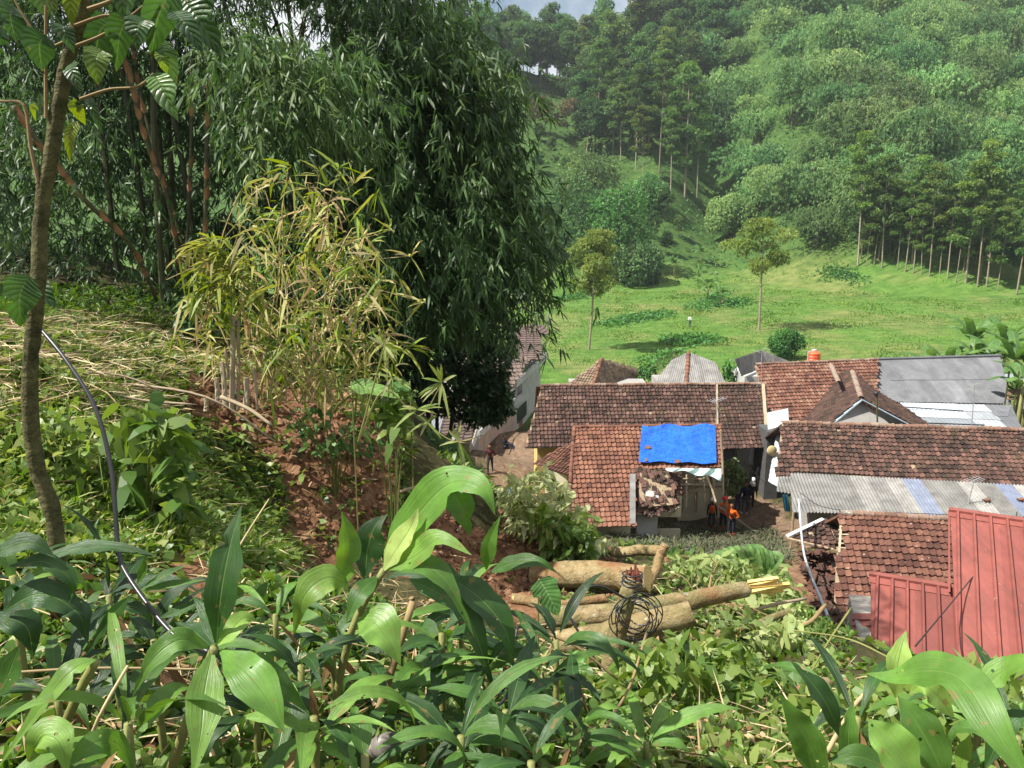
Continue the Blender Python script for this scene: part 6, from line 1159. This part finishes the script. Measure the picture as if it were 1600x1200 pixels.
shrub('porch pot plants at the foot of the long brown house', [([(1128, 722), (1150, 718), (1165, 745), (1150, 770), (1130, 765)], 36.6, 37.4, 90)], 5, .28, .12, BROAD, .6, (1145, 775), 37, 'porch_plant')
shrub('dry grey bush with bare twigs behind the pale grey hip roof', [([(1020, 565), (1060, 545), (1055, 585), (1020, 590)], 56, 58, 26)], 3, .3, .08, RUSSET, .5, (1040, 600), 57, nst=24, mat2=TWIG)
shrub('green bushes beside the mossy hip roof', [([(1000, 570), (1030, 575), (1022, 600), (1000, 600)], 58, 60, 60)], 5, .35, .16, VINE, .5, (1012, 605), 58)
shrub('green bush between the two grey hip roofs', [([(1130, 560), (1150, 565), (1158, 598), (1132, 600)], 53, 55, 60)], 5, .3, .15, VINE, .45, (1145, 605), 54)
# ------------------------------------------------------------------ ground cover
def scatter(n, polys, dmin, dmax, lo=None):
    out = np.zeros((0, 3)); g = 0
    while len(out) < n and g < 40:
        g += 1; m_ = 60000; u = rng.random(m_) * 1760 - 80; y = dmin * (dmax / dmin) ** rng.random(m_); r = (u - 800) / F * y * 1.03; z = H(r, y); P = np.stack([r, y, z], -1); uu, vv = uv_of(P)
        k = np.zeros(m_, bool)
        for p in polys: k |= inpoly(uu, vv, p)
        out = np.vstack([out, P[k]])
    return out[:n]
SO = lambda P: soilmask(P[:, 0], P[:, 1])
LEFT = [(-60, 490), (330, 480), (560, 540), (640, 690), (640, 860), (430, 880), (-60, 900)]; BOT = [(-60, 850), (470, 865), (650, 880), (870, 960), (1010, 1010), (1010, 1230), (-60, 1230)]; RIGHT = [(640, 850), (1000, 850), (1230, 870), (1320, 1000), (1340, 1090), (1660, 1080), (1660, 1230), (950, 1230), (870, 960)]
def cover(name, label, n, polys, d0, d1, fn, mat, cat='undergrowth', bare=.45):
    P = scatter(n, polys, d0, d1); P = P[(SO(P) < bare) | (rng.random(len(P)) < .08)]; a = Acc(); fn(a, P, len(P)); tag(a.obj(name, mat), label, cat, None, 'stuff')
def lying(L, W, lift=.06): 
    def f(a, P, n):
        th = rng.random(n) * 6.283; D = np.stack([np.cos(th), np.sin(th), rng.normal(size=n) * .22], -1); l = L * (.5 + rng.random(n)); leaves(a, P + np.c_[np.zeros((n, 2)), lift * rng.random(n) + .01], D, nrm(rvec(n) + [0, 0, .6]), l, W * (.6 + .8 * rng.random(n)), rng.random(n), .1, 3)
    return f
def tuft(k, L, W, up=.7, tb=.4, ts=.25, sp=.5, dr=.5):
    def f(a, P, n): fans(a, P + [0, 0, .01], nrm(rng.normal(size=(n, 3)) * .45 + [0, 0, up]), k, L, W, np.clip(tb + ts * rng.normal(size=n), 0, 1), sp, dr, .04)
    return f
cover('dry_grass', 'cut straw and dry stalks strewn over the left slope', 4200, [[(-60, 500), (330, 490), (430, 560), (400, 640), (60, 700), (-60, 660)]], 5, 13, lying(.30, .009, .16), STRAW, 'dry grass', .6)
cover('loose_straw', 'thin straw scattered over the foreground ground', 3200, [LEFT, BOT, RIGHT], 1.6, 12, lying(.26, .007, .10), STRAW, 'dry grass', .8)
cover('slope_grass', 'bright grass blades growing on the left slope', 7000, [LEFT], 4, 13, tuft(4, .22, .014, .5, .5, .25), GRASS, 'grass', .4)
cover('slope_weeds', 'low broad-leaved weeds over the left slope', 7000, [LEFT], 4, 11, tuft(5, .13, .058, .4, .5, .25, .8, .3), SHRUB, 'weeds', .4)
cover('shade_weeds', 'dim leafy weeds between the foreground plants', 5200, [BOT], 1.7, 6.5, tuft(5, .11, .05, .45, .18, .25, .8, .4), SHRUB, 'weeds', .4)
cover('debris_weeds', 'pale trampled leaves over the debris at right', 4200, [RIGHT], 2.2, 12, tuft(5, .10, .045, .3, .5, .25, .9, .3), SHRUB, 'weeds', .5)
cover('leaf_litter', 'brown dead leaves and bark chips on the ground', 9000, [LEFT, BOT, RIGHT], 1.6, 12, lying(.075, .032, .03), LITTER, 'leaf litter', .5)
cover('bank_grass', 'tall green grass on the slope down to the lane', 3600, [[(560, 690), (640, 680), (740, 700), (780, 790), (760, 860), (640, 800)]], 14, 42, tuft(6, .55, .05, .8, .3, .2, .35, .9), BROAD, 'grass', 2.)
cover('trampled_brush', 'grey trampled bamboo brush around the rescue workers', 4600, [[(960, 800), (1060, 790), (1110, 812), (1215, 830), (1240, 880), (1100, 900), (950, 880)]], 14, 36, tuft(5, .42, .035, .35, .5, .25, .9, .4), leafmat('brush_leaf', [(.045, .060, .030), (.085, .10, .055), (.13, .14, .08), (.19, .17, .11)], .6, .25, .2), 'brush', 2.)
cover('far_slope_weeds', 'weeds over the hidden slope below the crest', 4000, [[(600, 690), (1000, 800), (1340, 840), (1340, 1000), (1000, 900), (640, 860)]], 11, 30, tuft(5, .28, .06, .4, .4, .25, .8, .4), SHRUB, 'weeds', .55)
cover('shade_grass', 'dim grass and seedlings at the foot of the dark bamboo', 3000, [[(-60, 440), (330, 455), (600, 540), (560, 580), (300, 520), (-60, 500)]], 8, 19, tuft(6, .26, .03, .6, .15, .15, .6, .6), GRASS, 'grass', .6)
xx = 3 + 14 * rng.random(3400); yy = 1.5 + 13 * rng.random(3400); P = np.stack([xx, yy, H(xx, yy)], -1); P = P[SO(P) < .5]; a = Acc(); tuft(5, .16, .065, .4, .45, .25, .8, .4)(a, P, len(P)); tag(a.obj('bank_weeds', SHRUB), 'leafy weeds on the bank above the red roof', 'weeds', None, 'stuff')
# clods of red earth
CLOD = plain('earth_clod', [(.075, .040, .022), (.17, .09, .05), (.29, .175, .105)], .95, .1, 5, .8, .02)
P = scatter(9500, [SCAR, [(630, 780), (1010, 800), (1010, 960), (640, 920)], [(240, 590), (620, 600), (620, 700), (250, 680)]], 6, 13); P = P[SO(P) > .35]; n = len(P); s = .006 + .05 * rng.random(n) ** 6 + .012 * rng.random(n)
gr = 1.618; oc = nrm(np.array([[-1, gr, 0], [1, gr, 0], [-1, -gr, 0], [1, -gr, 0], [0, -1, gr], [0, 1, gr], [0, -1, -gr], [0, 1, -gr], [gr, 0, -1], [gr, 0, 1], [-gr, 0, -1], [-gr, 0, 1.]])); of = np.array([[0, 11, 5], [0, 5, 1], [0, 1, 7], [0, 7, 10], [0, 10, 11], [1, 5, 9], [5, 11, 4], [11, 10, 2], [10, 7, 6], [7, 1, 8], [3, 9, 4], [3, 4, 2], [3, 2, 6], [3, 6, 8], [3, 8, 9], [4, 9, 5], [2, 4, 11], [6, 2, 10], [8, 6, 7], [9, 8, 1]])
V = P[:, None] + (oc[None] + rng.normal(size=(n, 12, 3)) * .18) * s[:, None, None]; a = Acc(); a.add(V.reshape(-1, 3), (np.arange(n)[:, None, None] * 12 + of[None]).reshape(-1, 3), None, np.repeat(rng.random(n), 12)); tag(a.obj('earth_clods', CLOD), 'crumbled clods of red earth on the bank and debris', 'soil', None, 'stuff')
a = Acc(); 
for k in range(90):
    u, v = sample_poly([(430, 700), (620, 700), (625, 860), (440, 860)], 1)[0]; p = hit(u, v, 6, 14) if k < 90 else None; L = .1 + .35 * rng.random(); a.tube(cr([p, p + [rng.normal() * .08, -.06, -L * .4], p + [rng.normal() * .14, -.05, -L]], 3), [.005, .002], 4, rng.random(), False)
tag(a.obj('hanging_roots', TWIG), 'fine roots dangling from the bare earth bank', 'roots', None, 'stuff')
# ------------------------------------------------------------------ people
_pm = {}
def cloth(c, rough=.85):
    if c not in _pm: _pm[c] = plain('cloth_%d' % len(_pm), [tuple(q * .85 for q in c), c], rough, .2, 9, .3, .01, .8, 1.15)
    return _pm[c]
SKIN = (.26, .13, .075); HAIR = (.012, .010, .010)
_people = []
def capsule(A, p0, p1, r0, r1, seg=9):
    p0 = np.array(p0, float); p1 = np.array(p1, float); d = nrm(p1 - p0); t = np.linspace(0, 1, 4)
    pts_ = [p0 - d * r0 * .8, p0 - d * r0 * .45] + [p0 + (p1 - p0) * q for q in t] + [p1 + d * r1 * .45, p1 + d * r1 * .8]; rr = [r0 * .55, r0 * .88] + [r0 + (r1 - r0) * q for q in t] + [r1 * .88, r1 * .55]
    A.tube(pts_, rr, seg)
def person(label, P, face, top, pants, shoe, hgt=1.66, legs='stand', arms='hang', sleeve=True, boots=False, helmet=None, vest=None, scarf=None, bag=None, strap=None, bend=0., voxel=.016, hair=HAIR):
    cps = []   # (p0, p1, r0, r1, material)  0 skin 1 top 2 pants 3 shoe 4 hair
    def c(p0, p1, r0, r1, m_): cps.append((np.array(p0, float), np.array(p1, float), r0, r1, m_))
    sit = legs == 'sit'; hz = .16 if sit else .90; by = bend
    hip = np.array([0, 0, hz]); chest = np.array([0, .10 + by * .8 if not sit else -.10, hz + .36 - by * .15]); neck = chest + [0, .03 + by * .5, .20 - by * .1]; head = neck + [0, .035 + by * .25, .145]
    c(hip + [-.055, 0, 0], hip + [.055, 0, 0], .125, .125, 2); c(hip + [0, 0, .08], chest, .125, .145, 1); c(chest + [-.10, 0, .05], chest + [.10, 0, .05], .105, .105, 1); c(chest + [0, 0, .1], neck, .085, .06, 1); c(neck - [0, 0, .02], neck + [0, 0, .06], .052, .05, 0)
    c(head + [0, -.01, .02], head + [0, -.012, .05], .088, .085, 0); c(head + [0, .02, -.035], head + [0, .03, -.055], .062, .05, 0); c(head + [0, .09, -.005], head + [0, .10, -.02], .014, .018, 0)
    c(head + [0, -.03, .06], head + [0, -.02, .075], .092, .085, 4); c(head + [0, -.045, .0], head + [0, -.05, .05], .075, .08, 4)
    for s in (-1, 1):
        c(head + [s * .088, -.01, 0], head + [s * .09, -.01, .025], .016, .018, 0); c(head + [s * .034, .082, .018], head + [s * .034, .084, .018], .011, .011, 4)
        if sit: kn, an = np.array([s * .13, .36, .42]), np.array([s * .12, .66, .06])
        elif legs == 'walk': kn, an = np.array([s * .10, s * .14 + .05, .50]), np.array([s * .09, s * .24 - .03, .10])
        else: kn, an = np.array([s * .105, .03, .49]), np.array([s * .115, 0, .09])
        c(hip + [s * .085, 0, -.02], kn, .095, .066, 2); bt = 3 if boots else 2
        if boots: mid = kn * .35 + an * .65; c(kn, mid, .066, .060, 2); c(mid, an, .066, .062, 3)
        else: c(kn, an, .064, .048, 2)
        c(an + [0, -.03, -.045], an + [s * .015, .15, -.055], .045, .038, 3)
        sh = chest + [s * .165, 0, .06]
        if arms == 'front': el, wr = sh + [s * .06, .03, -.27], sh + [-s * .06, .24, -.30]
        elif arms == 'knee': el, wr = sh + [s * .06, .16, -.20], np.array([s * .12, .38, .44])
        elif arms == 'hip': el, wr = sh + [s * .15, -.06, -.24], hip + [s * .17, .05, .10]
        else: el, wr = sh + [s * .055, -.015, -.28], sh + [s * .07, .06, -.52]
        c(sh, el, .062, .048, 1); c(el, wr, .045, .033, 1 if sleeve else 0); d = nrm(wr - el); pm = wr + d * .055; c(wr, pm, .033, .034, 0)
        side = nrm(np.cross(d, [s * 1., .2, 0])) 
        for k in range(4): b = pm + side * (k - 1.5) * .018; c(b, b + d * (.060 + .012 * (1 - abs(k - 1.4))) + np.array([-s * .012, .01, 0]), .0095, .008, 0)
        c(wr + d * .02 + side * .03, wr + d * .055 + side * .055, .011, .009, 0)
    A = Acc(); k = hgt / 1.66
    for q in cps: capsule(A, *q[:4])
    me = A.mesh('body', cloth(SKIN)); ob = bpy.data.objects.new('body', me); C.objects.link(ob); md = ob.modifiers.new('r', 'REMESH'); md.mode = 'VOXEL'; md.voxel_size = voxel; md.use_smooth_shade = True
    _people.append((label, ob, cps, P, face, k, [cloth(SKIN), cloth(top), cloth(pants), cloth(shoe, .6), cloth(hair)], helmet, vest, scarf, bag, strap, head, chest, hip))
def finish_people():
    bpy.context.view_layer.update(); dg = bpy.context.evaluated_depsgraph_get()
    for label, ob, cps, P, face, k, mats, helmet, vest, scarf, bag, strap, head, chest, hip in _people:
        me = bpy.data.meshes.new_from_object(ob.evaluated_get(dg)); n = len(me.polygons); ce = np.zeros(n * 3); me.polygons.foreach_get('center', ce); ce = ce.reshape(-1, 3); best = np.full(n, 1e9); mi = np.zeros(n, int)
        for p0, p1, r0, r1, m_ in cps:
            d = p1 - p0; t_ = np.clip(((ce - p0) @ d) / (d @ d), 0, 1); ds = np.linalg.norm(ce - p0 - t_[:, None] * d, axis=1) - (r0 + (r1 - r0) * t_); b = ds < best; best[b] = ds[b]; mi[b] = m_
        me.materials.clear(); [me.materials.append(q) for q in mats]; me.polygons.foreach_set('material_index', mi.astype(np.int32)); me.polygons.foreach_set('use_smooth', np.ones(n, bool))
        at = me.attributes.get('tint') or me.attributes.new('tint', 'FLOAT', 'POINT'); at.data.foreach_set('value', np.full(len(me.vertices), .6, np.float32)); me.update()
        h = thing('person', label, 'person', P); h.rotation_euler = (0, 0, face); h.scale = (k, k, k); o = bpy.data.objects.new('body', me); C.objects.link(o); o.parent = h
        def part(nm, A, m_): q = bpy.data.objects.new(nm, A.mesh(nm, m_, True)); C.objects.link(q); q.parent = h
        if helmet is not None:
            A = Acc(); A.ball(head + [0, -.005, .045], (.125, .14, .115), 16, 8, .6, -.05); A.tube([head + [0, 0, .04], head + [0, 0, .05]], [.150, .125], 16, .6); part('helmet', A, cloth(helmet, .35))
        if scarf is not None: A = Acc(); A.ball(head + [0, -.02, .03], (.112, .118, .125), 14, 9, .6, -.75); A.tube([head + [0, -.03, -.05], chest + [0, -.02, .08]], [.10, .17], 12, .6); part('headscarf', A, cloth(scarf))
        if vest is not None: A = Acc(); A.tube([hip + [0, .0, .06], hip * .5 + chest * .5, chest + [0, 0, .02], chest + [0, .01, .13]], [.150, .158, .172, .11], 16, .6, False); part('vest', A, cloth(vest))
        if bag is not None: A = Acc(); A.box(chest + [0, -.22, -.02], (.30, .16, .40)); part('backpack', A, cloth(bag))
        if strap is not None: A = Acc(); A.tube(cr([chest + [.15, .06, .13], chest + [0, .165, -.05], hip + [-.14, .12, .08]], 6), .022, 6); part('shoulder_strap', A, cloth(strap))
    for q in _people: bpy.data.objects.remove(q[1])
OR = (.72, .13, .012); DK = (.018, .020, .028); RB = (.55, .05, .02)
person('rescue worker in orange vest and white helmet, leftmost of the three', hit(1111, 827, 20), 2.9, DK, DK, (.30, .06, .03), 1.6, 'stand', 'hang', True, True, (.75, .77, .80), OR)
person('rescue worker in red helmet and orange jacket with khaki vest, in the middle', hit(1129, 829, 20), 3.0, OR, DK, RB, 1.72, 'stand', 'front', True, True, (.70, .03, .04), (.30, .22, .12))
person('bareheaded rescue worker in orange with dark shoulder strap and red boots, nearest', hit(1142, 839, 20), 2.6, OR, DK, RB, 1.68, 'stand', 'hip', True, True, None, None, None, None, (.03, .03, .035))
person('person in dark jacket and trousers behind the rescue workers', hit(1163, 802, 20), 2.7, (.012, .016, .035), (.05, .05, .06), (.4, .4, .4), 1.66, bag=None)
person('person in black with white headscarf behind the rescue workers', hit(1172, 795, 20), 3.3, (.010, .011, .014), (.012, .012, .016), DK, 1.66, scarf=(.7, .7, .7))
person('person carrying a pale backpack, left of the one in dark jacket', hit(1152, 799, 20), .2, (.05, .06, .13), (.05, .03, .12), DK, 1.6, bag=(.42, .44, .50))
person('person in lilac clothes walking down between the two long roofs', hit(1185, 764, 20), 3.2, (.34, .32, .42), (.30, .28, .36), (.2, .1, .07), 1.5, 'walk', 'hang', False)
person('man in maroon shirt standing in the shaded lane by the pink wall', hit(766, 738, 40), 3.0, (.07, .018, .022), (.02, .022, .03), DK, 1.7, 'walk', 'hip', False)
person('person sitting on the ground with knees up at the end of the lane', hit(790, 701, 40), -1.9, (.016, .018, .030), (.03, .035, .06), (.25, .25, .25), 1.66, 'sit', 'knee')
person('person in light blue shirt seen from behind in the lane', hit(796, 800, 30), .1, (.22, .34, .52), DK, DK, 1.7, 'stand', 'hang', True)
person('farmer in white shirt standing far off in the field', hit(1078, 511, 60), 2.4, (.72, .72, .74), (.05, .06, .09), DK, 1.7, 'stand', 'front')
finish_people()
# ------------------------------------------------------------------ damp air
m, t, o = newmat('haze_air'); v_ = nd(t, 'VolumePrincipled'); v_.inputs['Density'].default_value = HAZE; v_.inputs['Color'].default_value = (.84, .93, 1., 1); v_.inputs['Anisotropy'].default_value = .25
t.links.new(v_.outputs[0], o.inputs['Volume'])
a = Acc(); x0, x1, y0, y1 = xs[0] - 3, xs[-1] + 3, ys[0] - 3, ys[-1] + 3; a.box(((x0 + x1) / 2, (y0 + y1) / 2, (138 - 8) / 2), (x1 - x0, y1 - y0, 146))
o = a.obj('haze', m); tag(o, None, None, None, 'stuff')
